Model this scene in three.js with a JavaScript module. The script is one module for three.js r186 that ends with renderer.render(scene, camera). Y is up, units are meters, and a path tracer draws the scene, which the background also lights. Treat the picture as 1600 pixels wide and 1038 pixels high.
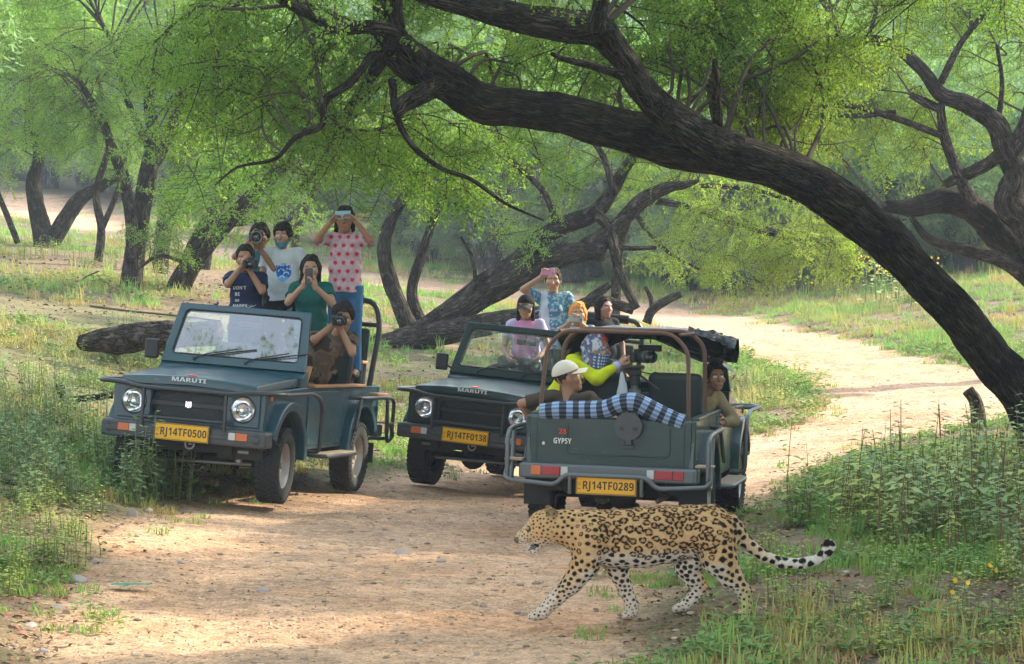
import * as THREE from 'three';
import { mergeGeometries, mergeVertices, toCreasedNormals } from 'three/addons/utils/BufferGeometryUtils.js';
import { RoundedBoxGeometry } from 'three/addons/geometries/RoundedBoxGeometry.js';
import { FontLoader } from 'three/addons/loaders/FontLoader.js';
import { TextGeometry } from 'three/addons/geometries/TextGeometry.js';

// ---------- camera, sky, sun, exposure ----------
const W = 1600, HPX = 1038, FPX = 3900, HORIZON = 388, EYE = 2.45;
const scene = new THREE.Scene();
const camera = new THREE.PerspectiveCamera(2 * Math.atan(HPX / 2 / FPX) * 180 / Math.PI, W / HPX, 0.5, 2500);
const PITCH = Math.atan((HPX / 2 - HORIZON) / FPX);
camera.position.set(0, EYE, 0);
camera.rotation.set(-PITCH, 0, 0);
camera.updateMatrixWorld();
scene.add(camera);
const renderer = new THREE.WebGLRenderer({ antialias: true });
renderer.toneMapping = THREE.LinearToneMapping;
renderer.toneMappingExposure = 2.5;
renderer.shadowMap.enabled = true;

const SUN = new THREE.Vector3(0.80, 0.50, -0.42).normalize();
const sun = new THREE.DirectionalLight(new THREE.Color(1.0, 0.89, 0.71), 5.0);
sun.position.copy(SUN).multiplyScalar(120).add(new THREE.Vector3(0, 0, -30));
sun.target.position.set(0, 0, -30);
sun.castShadow = true;
sun.shadow.radius = 3;
sun.shadow.mapSize.set(4096, 4096);
Object.assign(sun.shadow.camera, { left: -60, right: 60, top: 50, bottom: -50, near: 1, far: 300 });
scene.add(sun, sun.target);

{ // a clear, slightly hazy sky, brighter towards the horizon and round the sun
  const w = 256, h = 128, d = new Float32Array(w * h * 4), v = new THREE.Vector3();
  for (let j = 0; j < h; j++) for (let i = 0; i < w; i++) {
    const el = ((j + .5) / h - .5) * Math.PI, az = ((i + .5) / w - .5) * 2 * Math.PI;
    v.set(Math.cos(el) * Math.cos(az), Math.sin(el), Math.cos(el) * Math.sin(az));
    const u = Math.max(0, v.y), k = Math.pow(1 - u, 3), g = Math.pow(Math.max(0, v.dot(SUN)), 10) * .9;
    const o = (j * w + i) * 4, s = 1.15;
    d[o] = s * (.64 + .46 * k + g); d[o + 1] = s * (.76 + .35 * k + g * .88); d[o + 2] = s * (.95 + .17 * k + g * .7); d[o + 3] = 1;
  }
  const t = new THREE.DataTexture(d, w, h, THREE.RGBAFormat, THREE.FloatType);
  t.mapping = THREE.EquirectangularReflectionMapping; t.magFilter = t.minFilter = THREE.LinearFilter; t.needsUpdate = true;
  scene.background = t; scene.environment = t;
}
scene.fog = new THREE.FogExp2(new THREE.Color(0.78, 0.92, 1.0), 0.0010);

// ---------- helpers ----------
const V3 = (x, y, z) => new THREE.Vector3(x, y, z);
const lerp = (a, b, t) => a + (b - a) * t, clamp = (x, a = 0, b = 1) => Math.min(b, Math.max(a, x));
const sstep = (a, b, x) => { const t = clamp((x - a) / (b - a)); return t * t * (3 - 2 * t); };
function RNG(seed) { let a = seed >>> 0; return () => { a = (a + 0x6D2B79F5) | 0; let t = Math.imul(a ^ (a >>> 15), 1 | a); t = (t + Math.imul(t ^ (t >>> 7), 61 | t)) ^ t; return ((t ^ (t >>> 14)) >>> 0) / 4294967296; }; }
function hash3(x, y, z) { let h = Math.imul(x, 374761393) ^ Math.imul(y, 668265263) ^ Math.imul(z, 2147483647 ^ 1274126177); h = Math.imul(h ^ (h >>> 13), 1274126177); return ((h ^ (h >>> 16)) >>> 0) / 4294967296; }
function noise3(x, y, z) {
  const xi = Math.floor(x), yi = Math.floor(y), zi = Math.floor(z), f = t => t * t * (3 - 2 * t), u = f(x - xi), v = f(y - yi), w = f(z - zi);
  const L = (k, j) => lerp(hash3(xi, yi + j, zi + k), hash3(xi + 1, yi + j, zi + k), u);
  return lerp(lerp(L(0, 0), L(0, 1), v), lerp(L(1, 0), L(1, 1), v), w);
}
const fbm = (x, y, z = 0, n = 4) => { let s = 0, a = .5, t = 0; for (let i = 0; i < n; i++) { s += a * noise3(x, y, z + i * 7.3); t += a; a *= .5; x *= 2.03; y *= 2.03; z *= 2.03; } return s / t; };
const used = {};
function numbered(n) { if (!(n in used)) { used[n] = 0; return n; } return `${n}_${String(++used[n]).padStart(3, '0')}`; }
function shade(o) { o.castShadow = o.receiveShadow = true; return o; }
function mesh(name, geo, mat, parent) { // a part (or, without parent, a bare mesh)
  const g = Array.isArray(geo) ? join(geo) : geo, m = shade(new THREE.Mesh(g, mat)); m.name = name; if (parent) parent.add(m); return m;
}
function join(list) {
  const keep = ['position', 'normal', 'uv', 'color'].filter(k => list.every(g => g.attributes[k]));
  return mergeGeometries(list.map(g => { let h = g.index ? g.toNonIndexed() : g.clone(); for (const k of Object.keys(h.attributes)) if (!keep.includes(k)) h.deleteAttribute(k); return h; }));
}
function tag(o, label, category, group, kind) { if (label) o.userData.label = label; if (category) o.userData.category = category; if (group) o.userData.group = group; if (kind) o.userData.kind = kind; return o; }
function thing(name, label, category, group, pos) { const g = new THREE.Group(); g.name = numbered(name); tag(g, label, category, group); if (pos) g.position.copy(pos); scene.add(g); return g; }
function top(m, name, label, category, group, kind) { m.name = numbered(name); tag(m, label, category, group, kind); scene.add(m); return m; }
function M(r, g, b, rough = .8, o = {}) { const m = new THREE.MeshPhysicalMaterial({ roughness: rough, side: THREE.DoubleSide, ...o }); m.color.setRGB(r, g, b); return m; }
const camR = V3(1, 0, 0), camU = V3(0, Math.cos(PITCH), -Math.sin(PITCH)), camF = V3(0, -Math.sin(PITCH), -Math.cos(PITCH));
function ray(px, py) { return camF.clone().addScaledVector(camR, (px - W / 2) / FPX).addScaledVector(camU, -(py - HPX / 2) / FPX); } // length 1 along the view axis
function P(px, py, d) { const r = ray(px, py); return V3(0, EYE, 0).addScaledVector(r, d / -r.z); } // the point on that sight line at z = -d
const px2m = (px, d) => px * d / FPX;

// tube along points with own radii; flat ends closed; optional bark-like unevenness
function tube(pts, radii, seg = 8, o = {}) {
  const curve = o.straight ? null : new THREE.CatmullRomCurve3(pts, !!o.closed, 'centripetal');
  const n = o.straight ? pts.length - 1 : o.n || Math.max(2, (pts.length - 1) * (o.sub || 4)), pos = [], uv = [], idx = [];
  const at = i => o.straight ? pts[i].clone() : curve.getPoint(i / n);
  const rad = i => { if (typeof radii === 'number') return radii; const t = i / n * (radii.length - 1), k = Math.min(radii.length - 2, Math.floor(t)); return lerp(radii[k], radii[k + 1], t - k); };
  let up = V3(0, 1, 0), len = 0, prev = null; const c = [], fr = [];
  for (let i = 0; i <= n; i++) c.push(at(i));
  for (let i = 0; i <= n; i++) {
    const t = c[Math.min(n, i + 1)].clone().sub(c[Math.max(0, i - 1)]).normalize();
    if (!prev) { up = Math.abs(t.y) > .9 ? V3(1, 0, 0) : V3(0, 1, 0); }
    up = up.clone().addScaledVector(t, -up.dot(t)).normalize(); const s = t.clone().cross(up);
    if (prev) len += c[i].distanceTo(prev); prev = c[i];
    const r = rad(i), k0 = o.flat || 1;
    for (let j = 0; j <= seg; j++) {
      const a = j / seg * Math.PI * 2, ca = Math.cos(a), sa = Math.sin(a); let q = 1;
      if (o.rough) q += o.rough * (2 * fbm(c[i].x * 3 + ca * 2.1, c[i].y * 3 + sa * 2.1, c[i].z * 3 + len, 3) - 1) + (o.ridge || 0) * (noise3(ca * 5, sa * 5, len * 1.2 + 3) - .5);
      const p = c[i].clone().addScaledVector(up, ca * r * q * k0).addScaledVector(s, sa * r * q);
      pos.push(p.x, p.y, p.z); uv.push(j / seg * (o.ur || Math.max(.02, Math.PI * 2 * rad(0))), len);
      if (i < n && j < seg) { const b = i * (seg + 1) + j; idx.push(b, b + seg + 1, b + 1, b + 1, b + seg + 1, b + seg + 2); }
    }
  }
  if (!o.open && !o.closed) for (const e of [0, n]) {
    const b = pos.length / 3, q = c[e]; pos.push(q.x, q.y, q.z); uv.push(.5, len * (e ? 1 : 0));
    for (let j = 0; j < seg; j++) { const k = e * (seg + 1) + j; e ? idx.push(b, k + 1, k) : idx.push(b, k, k + 1); }
  }
  const g = new THREE.BufferGeometry(); g.setAttribute('position', new THREE.Float32BufferAttribute(pos, 3)); g.setAttribute('uv', new THREE.Float32BufferAttribute(uv, 2)); g.setIndex(idx);
  g.computeVertexNormals();
  // weld the seam's normals
  const nm = g.attributes.normal; for (let i = 0; i <= n; i++) { const a = i * (seg + 1), b = a + seg, x = nm.getX(a) + nm.getX(b), y = nm.getY(a) + nm.getY(b), z = nm.getZ(a) + nm.getZ(b), l = Math.hypot(x, y, z) || 1; nm.setXYZ(a, x / l, y / l, z / l); nm.setXYZ(b, x / l, y / l, z / l); }
  return g;
}
const pipe = (pts, r, o = {}) => tube(pts.map(p => V3(...p)), r, o.seg || 8, { sub: 5, ...o });
// a pipe with straight runs and rounded corners
function bent(pts, r, R = .06, o = {}) {
  const out = [], v = pts.map(p => V3(...p));
  v.forEach((p, i) => {
    if (!i || i === v.length - 1) { out.push(p); return; }
    const a = v[i - 1].clone().sub(p), b = v[i + 1].clone().sub(p), k = Math.min(R, a.length() * .45, b.length() * .45); a.setLength(k).add(p); b.setLength(k).add(p);
    for (let t = 0; t <= 4; t++) { const s = t / 4; out.push(a.clone().multiplyScalar((1 - s) * (1 - s)).addScaledVector(p, 2 * s * (1 - s)).addScaledVector(b, s * s)); }
  });
  return tube(out, r, o.seg || 8, { straight: true, ...o });
}
function box(w, h, d, x = 0, y = 0, z = 0, r = 0, rx = 0, ry = 0, rz = 0) {
  const g = r ? new RoundedBoxGeometry(w, h, d, 2, Math.min(r, w / 2.01, h / 2.01, d / 2.01)) : new THREE.BoxGeometry(w, h, d);
  if (rx) g.rotateX(rx); if (ry) g.rotateY(ry); if (rz) g.rotateZ(rz); g.translate(x, y, z); return g;
}
function cyl(r1, r2, h, seg, x = 0, y = 0, z = 0, axis = 'y') { const g = new THREE.CylinderGeometry(r1, r2, h, seg); if (axis === 'x') g.rotateZ(Math.PI / 2); if (axis === 'z') g.rotateX(Math.PI / 2); g.translate(x, y, z); return g; }
function extrude(pts, depth, bevel = 0, holes = [], curveSegments = 12) {
  const s = pts instanceof THREE.Shape ? pts : new THREE.Shape(pts.map(p => new THREE.Vector2(...p))); s.holes.push(...holes);
  return new THREE.ExtrudeGeometry(s, { depth, bevelEnabled: bevel > 0, bevelSize: bevel, bevelThickness: bevel, bevelSegments: 2, curveSegments });
}
// a sheet over a grid of points f(u,v) -> Vector3
function sheet(f, nu, nv, uvs = 1) {
  const pos = [], uv = [], idx = [];
  for (let j = 0; j <= nv; j++) for (let i = 0; i <= nu; i++) { const p = f(i / nu, j / nv); pos.push(p.x, p.y, p.z); uv.push(i / nu * uvs, j / nv * uvs); if (i < nu && j < nv) { const a = j * (nu + 1) + i; idx.push(a, a + 1, a + nu + 1, a + 1, a + nu + 2, a + nu + 1); } }
  const g = new THREE.BufferGeometry(); g.setAttribute('position', new THREE.Float32BufferAttribute(pos, 3)); g.setAttribute('uv', new THREE.Float32BufferAttribute(uv, 2)); g.setIndex(idx); g.computeVertexNormals(); return g;
}
// grey noise tile for colour and relief; f(x, y in 0..1, wraps) -> 0..1 or [r,g,b]
function tile(n, f, srgb = true) {
  const d = new Uint8Array(n * n * 4);
  for (let j = 0; j < n; j++) for (let i = 0; i < n; i++) { const c = f(i / n, j / n), o = (j * n + i) * 4; for (let k = 0; k < 3; k++) d[o + k] = clamp(Array.isArray(c) ? c[k] : c) * 255; d[o + 3] = 255; }
  const t = new THREE.DataTexture(d, n, n, THREE.RGBAFormat); t.wrapS = t.wrapT = THREE.RepeatWrapping; t.magFilter = t.minFilter = THREE.LinearFilter; if (srgb) t.colorSpace = THREE.SRGBColorSpace; t.needsUpdate = true; return t;
}
function tnoise(x, y, per, seed = 0) { // wrapping value noise
  const xs = x * per, ys = y * per, xi = Math.floor(xs), yi = Math.floor(ys), f = t => t * t * (3 - 2 * t), u = f(xs - xi), v = f(ys - yi), m = a => ((a % per) + per) % per;
  return lerp(lerp(hash3(m(xi), m(yi), seed), hash3(m(xi + 1), m(yi), seed), u), lerp(hash3(m(xi), m(yi + 1), seed), hash3(m(xi + 1), m(yi + 1), seed), u), v);
}
const tfbm = (x, y, per, n = 4, seed = 0) => { let s = 0, a = .5, t = 0; for (let i = 0; i < n; i++) { s += a * tnoise(x, y, per, seed + i); t += a; a *= .55; per *= 2; } return s / t; };

// ---------- distance fields meshed with surface nets ----------
const sdCap = (p, a, b, ra, rb) => { const bx = b.x - a.x, by = b.y - a.y, bz = b.z - a.z, px = p.x - a.x, py = p.y - a.y, pz = p.z - a.z, t = clamp((px * bx + py * by + pz * bz) / (bx * bx + by * by + bz * bz + 1e-9)); const dx = px - bx * t, dy = py - by * t, dz = pz - bz * t; return Math.sqrt(dx * dx + dy * dy + dz * dz) - ra - (rb - ra) * t; };
const sdEll = (p, c, rx, ry, rz) => { const x = (p.x - c.x), y = (p.y - c.y), z = (p.z - c.z), a = x / rx, b = y / ry, e = z / rz, k0 = Math.sqrt(a * a + b * b + e * e), a1 = a / rx, b1 = b / ry, e1 = e / rz, k1 = Math.sqrt(a1 * a1 + b1 * b1 + e1 * e1); return k1 < 1e-9 ? -Math.min(rx, ry, rz) : k0 * (k0 - 1) / k1; };
const smin = (a, b, k) => { const h = Math.max(k - Math.abs(a - b), 0) / k; return Math.min(a, b) - h * h * k * .25; };
const smax = (a, b, k) => -smin(-a, -b, k);
function nets(sdf, lo, hi, cell, colour) {
  const nx = Math.ceil((hi.x - lo.x) / cell) + 1, ny = Math.ceil((hi.y - lo.y) / cell) + 1, nz = Math.ceil((hi.z - lo.z) / cell) + 1, B = 6;
  const D = new Float32Array(nx * ny * nz).fill(9), p = V3(), id = (i, j, k) => (k * ny + j) * nx + i;
  for (let k0 = 0; k0 < nz; k0 += B) for (let j0 = 0; j0 < ny; j0 += B) for (let i0 = 0; i0 < nx; i0 += B) {
    p.set(lo.x + (i0 + B / 2 - .5) * cell, lo.y + (j0 + B / 2 - .5) * cell, lo.z + (k0 + B / 2 - .5) * cell);
    const d = sdf(p), far = Math.abs(d) > cell * B * 1.5;
    for (let k = k0; k < Math.min(nz, k0 + B); k++) for (let j = j0; j < Math.min(ny, j0 + B); j++) for (let i = i0; i < Math.min(nx, i0 + B); i++)
      D[id(i, j, k)] = far ? d : sdf(p.set(lo.x + i * cell, lo.y + j * cell, lo.z + k * cell));
  }
  const vid = new Int32Array(nx * ny * nz).fill(-1), pos = [], idx = [];
  const cs = [[0, 0, 0], [1, 0, 0], [0, 1, 0], [1, 1, 0], [0, 0, 1], [1, 0, 1], [0, 1, 1], [1, 1, 1]], es = [[0, 1], [2, 3], [4, 5], [6, 7], [0, 2], [1, 3], [4, 6], [5, 7], [0, 4], [1, 5], [2, 6], [3, 7]];
  for (let k = 0; k < nz - 1; k++) for (let j = 0; j < ny - 1; j++) for (let i = 0; i < nx - 1; i++) {
    let m = 0; const v = []; for (let c = 0; c < 8; c++) { const d = D[id(i + cs[c][0], j + cs[c][1], k + cs[c][2])]; v.push(d); if (d < 0) m |= 1 << c; }
    if (!m || m === 255) continue;
    let x = 0, y = 0, z = 0, n = 0;
    for (const [a, b] of es) if ((v[a] < 0) !== (v[b] < 0)) { const t = v[a] / (v[a] - v[b]); x += lerp(cs[a][0], cs[b][0], t); y += lerp(cs[a][1], cs[b][1], t); z += lerp(cs[a][2], cs[b][2], t); n++; }
    vid[id(i, j, k)] = pos.length / 3; pos.push(lo.x + (i + x / n) * cell, lo.y + (j + y / n) * cell, lo.z + (k + z / n) * cell);
  }
  const quad = (a, b, c, d, f) => { if (a < 0 || b < 0 || c < 0 || d < 0) return; f ? idx.push(a, b, c, a, c, d) : idx.push(a, c, b, a, d, c); };
  for (let k = 1; k < nz - 1; k++) for (let j = 1; j < ny - 1; j++) for (let i = 1; i < nx - 1; i++) {
    const s = D[id(i, j, k)] < 0;
    if (s !== D[id(i + 1, j, k)] < 0) quad(vid[id(i, j - 1, k - 1)], vid[id(i, j, k - 1)], vid[id(i, j, k)], vid[id(i, j - 1, k)], s);
    if (s !== D[id(i, j + 1, k)] < 0) quad(vid[id(i - 1, j, k - 1)], vid[id(i - 1, j, k)], vid[id(i, j, k)], vid[id(i, j, k - 1)], s);
    if (s !== D[id(i, j, k + 1)] < 0) quad(vid[id(i - 1, j - 1, k)], vid[id(i, j - 1, k)], vid[id(i, j, k)], vid[id(i - 1, j, k)], s);
  }
  const g = new THREE.BufferGeometry(), nor = new Float32Array(pos.length), e = cell * .5, col = colour ? new Float32Array(pos.length) : null, q = V3(), nn = V3();
  for (let o = 0; o < pos.length; o += 3) {
    const X = pos[o], Y = pos[o + 1], Z = pos[o + 2];
    nn.set(sdf(q.set(X + e, Y, Z)) - sdf(q.set(X - e, Y, Z)), sdf(q.set(X, Y + e, Z)) - sdf(q.set(X, Y - e, Z)), sdf(q.set(X, Y, Z + e)) - sdf(q.set(X, Y, Z - e))).normalize();
    nor[o] = nn.x; nor[o + 1] = nn.y; nor[o + 2] = nn.z;
    if (col) { const c = colour(q.set(X, Y, Z), nn); col[o] = c[0]; col[o + 1] = c[1]; col[o + 2] = c[2]; }
  }
  g.setAttribute('position', new THREE.Float32BufferAttribute(pos, 3)); g.setAttribute('normal', new THREE.BufferAttribute(nor, 3)); if (col) g.setAttribute('color', new THREE.BufferAttribute(col, 3)); g.setIndex(idx); return g;
}

// ---------- terrain ----------
const JEEP = [
  { pos: [-2.274, .115, -24.705], rot: [-.047, -.217, -.073] },
  { pos: [.480, -.174, -28.098], rot: [-.045, -.337, -.088] },
  { pos: [.939, .002, -21.365], rot: [.015, 2.938, .025] },
].map(j => { const m = new THREE.Matrix4().makeRotationFromEuler(new THREE.Euler(...j.rot, 'YXZ')); m.setPosition(...j.pos); return m; });
const onJeep = (k, x, y, z) => V3(x, y, z).applyMatrix4(JEEP[k]);
const ctrl = [];
for (const m of JEEP) for (const [x, z] of [[.65, 0], [-.65, 0], [.65, 2.375], [-.65, 2.375]]) ctrl.push(V3(x, 0, z).applyMatrix4(m));
for (const [px, py, d] of [[980, 968, 15.8], [400, 1000, 15.0], [1200, 1020, 14.6], [0, 850, 18], [0, 700, 22], [60, 780, 20], [220, 800, 21.5], [0, 600, 27], [200, 550, 34], [40, 520, 35], [205, 457, 44], [275, 457, 44], [0, 430, 45], [75, 390, 54],
  [100, 345, 80], [0, 315, 86], [195, 367, 75], [350, 402, 66], [640, 447, 62], [1000, 492, 54], [1200, 520, 49], [1450, 560, 43], [1270, 640, 34], [1200, 780, 24.2], [1500, 640, 33], [615, 548, 40], [760, 560, 39], [1600, 750, 23.4], [1600, 900, 17.6], [1600, 650, 31],
  [1560, 440, 55], [1400, 470, 56], [1250, 485, 57], [900, 440, 68], [600, 415, 72], [600, 700, 30.5], [1100, 600, 38]]) ctrl.push(P(px, py, d));
for (const a of [[0, 0, 0], [-15, .3, -5], [15, .3, -5], [-14, 1.2, -22], [14, .8, -22], [40, 1.5, -20], [-40, 3, -20], [-60, 5, -60], [60, 4, -60], [0, 3.6, -98], [-60, 7, -110], [60, 6, -110], [0, 13, -180], [-130, 15, -180], [130, 15, -180], [0, 20, -270], [-180, 20, -270], [180, 20, -270], [0, 0, 30], [-60, 2, 30], [60, 2, 30], [20, 2, -45], [-22, 2.4, -45]]) ctrl.push(V3(...a));
const tps = (() => {
  const n = ctrl.length, N = n + 3, A = [], U = r2 => r2 < 1e-9 ? 0 : r2 * Math.log(r2);
  for (let i = 0; i < n; i++) { const r = []; for (let j = 0; j < n; j++) r.push(U((ctrl[i].x - ctrl[j].x) ** 2 + (ctrl[i].z - ctrl[j].z) ** 2) + (i === j ? 4 : 0)); r.push(1, ctrl[i].x, ctrl[i].z, ctrl[i].y); A.push(r); }
  for (let k = 0; k < 3; k++) { const r = ctrl.map(c => [1, c.x, c.z][k]); r.push(0, 0, 0, 0); A.push(r); }
  for (let c = 0; c < N; c++) { let b = c; for (let r = c + 1; r < N; r++) if (Math.abs(A[r][c]) > Math.abs(A[b][c])) b = r; [A[c], A[b]] = [A[b], A[c]]; for (let r = 0; r < N; r++) if (r !== c) { const f = A[r][c] / A[c][c]; if (f) for (let k = c; k <= N; k++) A[r][k] -= f * A[c][k]; } }
  const w = A.map((r, i) => r[N] / r[i]);
  return (x, z) => { let s = w[n] + w[n + 1] * x + w[n + 2] * z; for (let j = 0; j < n; j++) { const r2 = (x - ctrl[j].x) ** 2 + (z - ctrl[j].z) ** 2; if (r2 > 1e-9) s += w[j] * r2 * Math.log(r2); } return s; };
})();
function onGround(px, py) { // where that sight line meets the terrain
  const r = ray(px, py); let a = 8; for (let t = 8; t < 400; t += .25) { const y = EYE + r.y * t; if (y < tps(r.x * t, r.z * t)) { a = t; break; } a = t; }
  let lo = a - .25, hi = a; for (let i = 0; i < 20; i++) { const m = (lo + hi) / 2; if (EYE + r.y * m < tps(r.x * m, r.z * m)) hi = m; else lo = m; }
  return V3(r.x * hi, tps(r.x * hi, r.z * hi), r.z * hi);
}
const roadPoly = [[-260, 1500], [30, 1038], [85, 940], [150, 865], [230, 805], [310, 780], [420, 768], [500, 758], [600, 748], [700, 734], [800, 722], [950, 706], [1100, 688], [1180, 675], [1255, 658], [1272, 640], [1268, 612], [1240, 585], [1180, 562], [1130, 543], [1060, 520], [960, 496], [860, 482], [760, 471], [680, 463], [600, 454], [450, 428], [350, 409], [200, 380], [110, 362], [0, 332], [-120, 300], [-120, 272], [0, 301], [80, 306], [155, 344], [200, 357], [350, 388], [450, 408], [600, 432], [700, 440], [860, 455], [1000, 471], [1100, 488], [1225, 508], [1350, 534], [1475, 560], [1560, 585], [1660, 600], [1720, 620], [1640, 645], [1540, 662], [1430, 684], [1330, 705], [1250, 735], [1205, 780], [1170, 812], [1070, 850], [1000, 895], [985, 960], [1010, 1038], [1100, 1500]]
  .map(([x, y]) => onGround(x, y)).map(p => [p.x, p.z]);
function roadDist(x, z) { // metres inside the road (negative outside)
  let d = 1e9, inside = false;
  for (let i = 0, j = roadPoly.length - 1; i < roadPoly.length; j = i++) {
    const [ax, az] = roadPoly[j], [bx, bz] = roadPoly[i], ex = bx - ax, ez = bz - az, t = clamp(((x - ax) * ex + (z - az) * ez) / (ex * ex + ez * ez + 1e-9));
    const qx = x - ax - ex * t, qz = z - az - ez * t; d = Math.min(d, qx * qx + qz * qz);
    if ((az > z) !== (bz > z) && x < (bx - ax) * (z - az) / (bz - az) + ax) inside = !inside;
  }
  d = Math.sqrt(d); return inside ? d : -d;
}
const roadEdge = (x, z) => roadDist(x, z) + .5 * (fbm(x * .9, z * .9, 5, 3) - .5) + .35 * (fbm(x * 4, z * 4, 9, 2) - .5);
const ruts = rd => rd < .3 ? 0 : Math.exp(-(((rd - .95) / .2) ** 2)) + Math.exp(-(((rd - 2.35) / .2) ** 2)); // compacted wheel tracks
function groundY(x, z, rd = roadEdge(x, z)) {
  const off = sstep(0, -.6, rd);
  return tps(x, z) + off * (.10 * (fbm(x * .8, z * .8, 1, 3) - .5) + .05) + (1 - off) * .05 * (fbm(x * .7, z * 1.6, 2, 3) - .5) - (.018 + .022 * ruts(rd)) * (1 - off);
}
function axis(lo, fineLo, fineHi, hi, s, k) { const a = []; for (let v = fineLo; v <= fineHi + 1e-6; v += s) a.push(v); let d = s; for (let v = fineHi; v < hi;) { d *= k; v += d; a.push(Math.min(v, hi)); } d = s; for (let v = fineLo; v > lo;) { d *= k; v -= d; a.unshift(Math.max(v, lo)); } return a; }
const gx = axis(-170, -7, 7, 170, .085, 1.045), gz = axis(-260, -36, -12, 40, .095, 1.032);
const soilTile = tile(1024, (x, y) => {
  const a = tfbm(x, y, 5, 4, 11), b = tfbm(x, y, 48, 3, 3), c = tnoise(x, y, 300, 7), pebble = Math.max(0, tnoise(x, y, 140, 21) - .80) * 3.2, pit = Math.max(0, tnoise(x, y, 90, 31) - .80) * 2.2;
  const v = .74 + .11 * (a - .5) * 2 + .16 * (b - .5) * 2 + .14 * (c - .5) * 2 + pebble - pit * .7; return [v * 1.0 + .12, v + .12, v * .99 + .115 + pebble * .08];
});
const soilBump = tile(1024, (x, y) => { const b = tfbm(x, y, 40, 4, 3), a = tfbm(x, y, 8, 3, 11), pebble = Math.max(0, tnoise(x, y, 140, 21) - .78) * 2.5, pit = Math.max(0, tnoise(x, y, 90, 31) - .80) * 2; return .35 + .35 * (b - .5) + .3 * (a - .5) + pebble - pit * .6; }, false);
const soilMat = M(1, 1, 1, .95, { map: soilTile, bumpMap: soilBump, bumpScale: .03, vertexColors: true, specularIntensity: .25 });
{
  const nx = gx.length, nz = gz.length, pos = [], nor = [], uv = [], col = [], inR = [];
  for (let j = 0; j < nz; j++) for (let i = 0; i < nx; i++) {
    const x = gx[i], z = gz[j], near = Math.abs(x) < 60 && z > -140 && z < 20, rd = near ? roadEdge(x, z) : -9, y = groundY(x, z, rd);
    pos.push(x, y, z); uv.push(x / 3.4 + .03 * Math.sin(z), z / 3.4); inR.push(rd);
    const k = sstep(-.30, .22, rd), n1 = fbm(x * .45, z * .7, 3, 4), n2 = fbm(x * 2.1, z * 2.6, 8, 4), n3 = fbm(x * .16, z * .16, 12, 3);
    // dirt: sandy to red-brown streaks; verge: dry brown soil, olive where grass grows
    const red = sstep(.42, .72, n1 * .6 + n2 * .4), r = [lerp(.67, .61, red), lerp(.43, .345, red), lerp(.28, .20, red)].map(c => c * (.88 + .24 * n2) * (1 + .10 * ruts(rd)));
    const g = sstep(.35, .6, n3), s = [lerp(.27, .20, g), lerp(.19, .185, g), lerp(.125, .09, g)].map(c => c * (.75 + .5 * n2));
    for (let q = 0; q < 3; q++) col.push(lerp(s[q], r[q], k));
  }
  const full = new THREE.BufferGeometry(), ia = [], ib = [];
  for (let j = 0; j < nz - 1; j++) for (let i = 0; i < nx - 1; i++) { const a = j * nx + i, b = a + 1, c = a + nx, d = c + 1; (inR[a] + inR[b] + inR[c] + inR[d] > -.2 ? ib : ia).push(a, c, b, b, c, d); }
  full.setAttribute('position', new THREE.Float32BufferAttribute(pos, 3)); full.setIndex(ia.concat(ib)); full.computeVertexNormals();
  for (const [name, ix] of [['ground', ia], ['dirt_road', ib]]) {
    const map = new Map(), P2 = [], N2 = [], U2 = [], C2 = [], I2 = [];
    for (const v of ix) { if (!map.has(v)) { map.set(v, map.size); P2.push(pos[v * 3], pos[v * 3 + 1], pos[v * 3 + 2]); const n = full.attributes.normal; N2.push(n.getX(v), n.getY(v), n.getZ(v)); U2.push(uv[v * 2], uv[v * 2 + 1]); C2.push(col[v * 3], col[v * 3 + 1], col[v * 3 + 2]); } I2.push(map.get(v)); }
    const g = new THREE.BufferGeometry(); g.setAttribute('position', new THREE.Float32BufferAttribute(P2, 3)); g.setAttribute('normal', new THREE.Float32BufferAttribute(N2, 3)); g.setAttribute('uv', new THREE.Float32BufferAttribute(U2, 2)); g.setAttribute('color', new THREE.Float32BufferAttribute(C2, 3)); g.setIndex(I2);
    top(mesh(name, g, soilMat), name, name === 'ground' ? 'brown soil verges and slopes under grass and leaf litter' : 'pale reddish dirt track bending round a grassy island', name === 'ground' ? 'ground' : 'road', null, 'structure');
  }
}

// ---------- trees ----------
const barkTile = tile(512, (x, y) => { const f = tfbm(x + .05 * tnoise(x, y, 6, 2), y * .5, 14, 3, 41), g = tnoise(x, y, 9, 5), h = tnoise(x, y, 90, 6), ridge = 1 - Math.abs(2 * f - 1); const v = .22 + .58 * (1 - ridge) + .16 * g + .12 * h; return [v, v * .965, v * .925]; });
const barkBump = tile(512, (x, y) => { const f = tfbm(x + .05 * tnoise(x, y, 6, 2), y * .5, 14, 3, 41), ridge = 1 - Math.abs(2 * f - 1); return clamp(.85 - .75 * ridge * ridge + .2 * tnoise(x, y, 60, 6)); }, false);
for (const t of [barkTile, barkBump]) t.repeat.set(2.6, 1.1);
const bark = M(.27, .235, .205, .95, { map: barkTile, bumpMap: barkBump, bumpScale: .09, specularIntensity: .2 });
const barkGrey = M(.34, .31, .28, .95, { map: barkTile, bumpMap: barkBump, bumpScale: .03, specularIntensity: .2 });
const twigMat = M(.075, .06, .046, .9, { specularIntensity: .2 });
const leafMat = (r, g, b, t = .5) => M(r, g, b, .9, { transmission: t, thickness: 0, specularIntensity: .35 });
const leafGreen = leafMat(.24, .44, .06);
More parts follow.
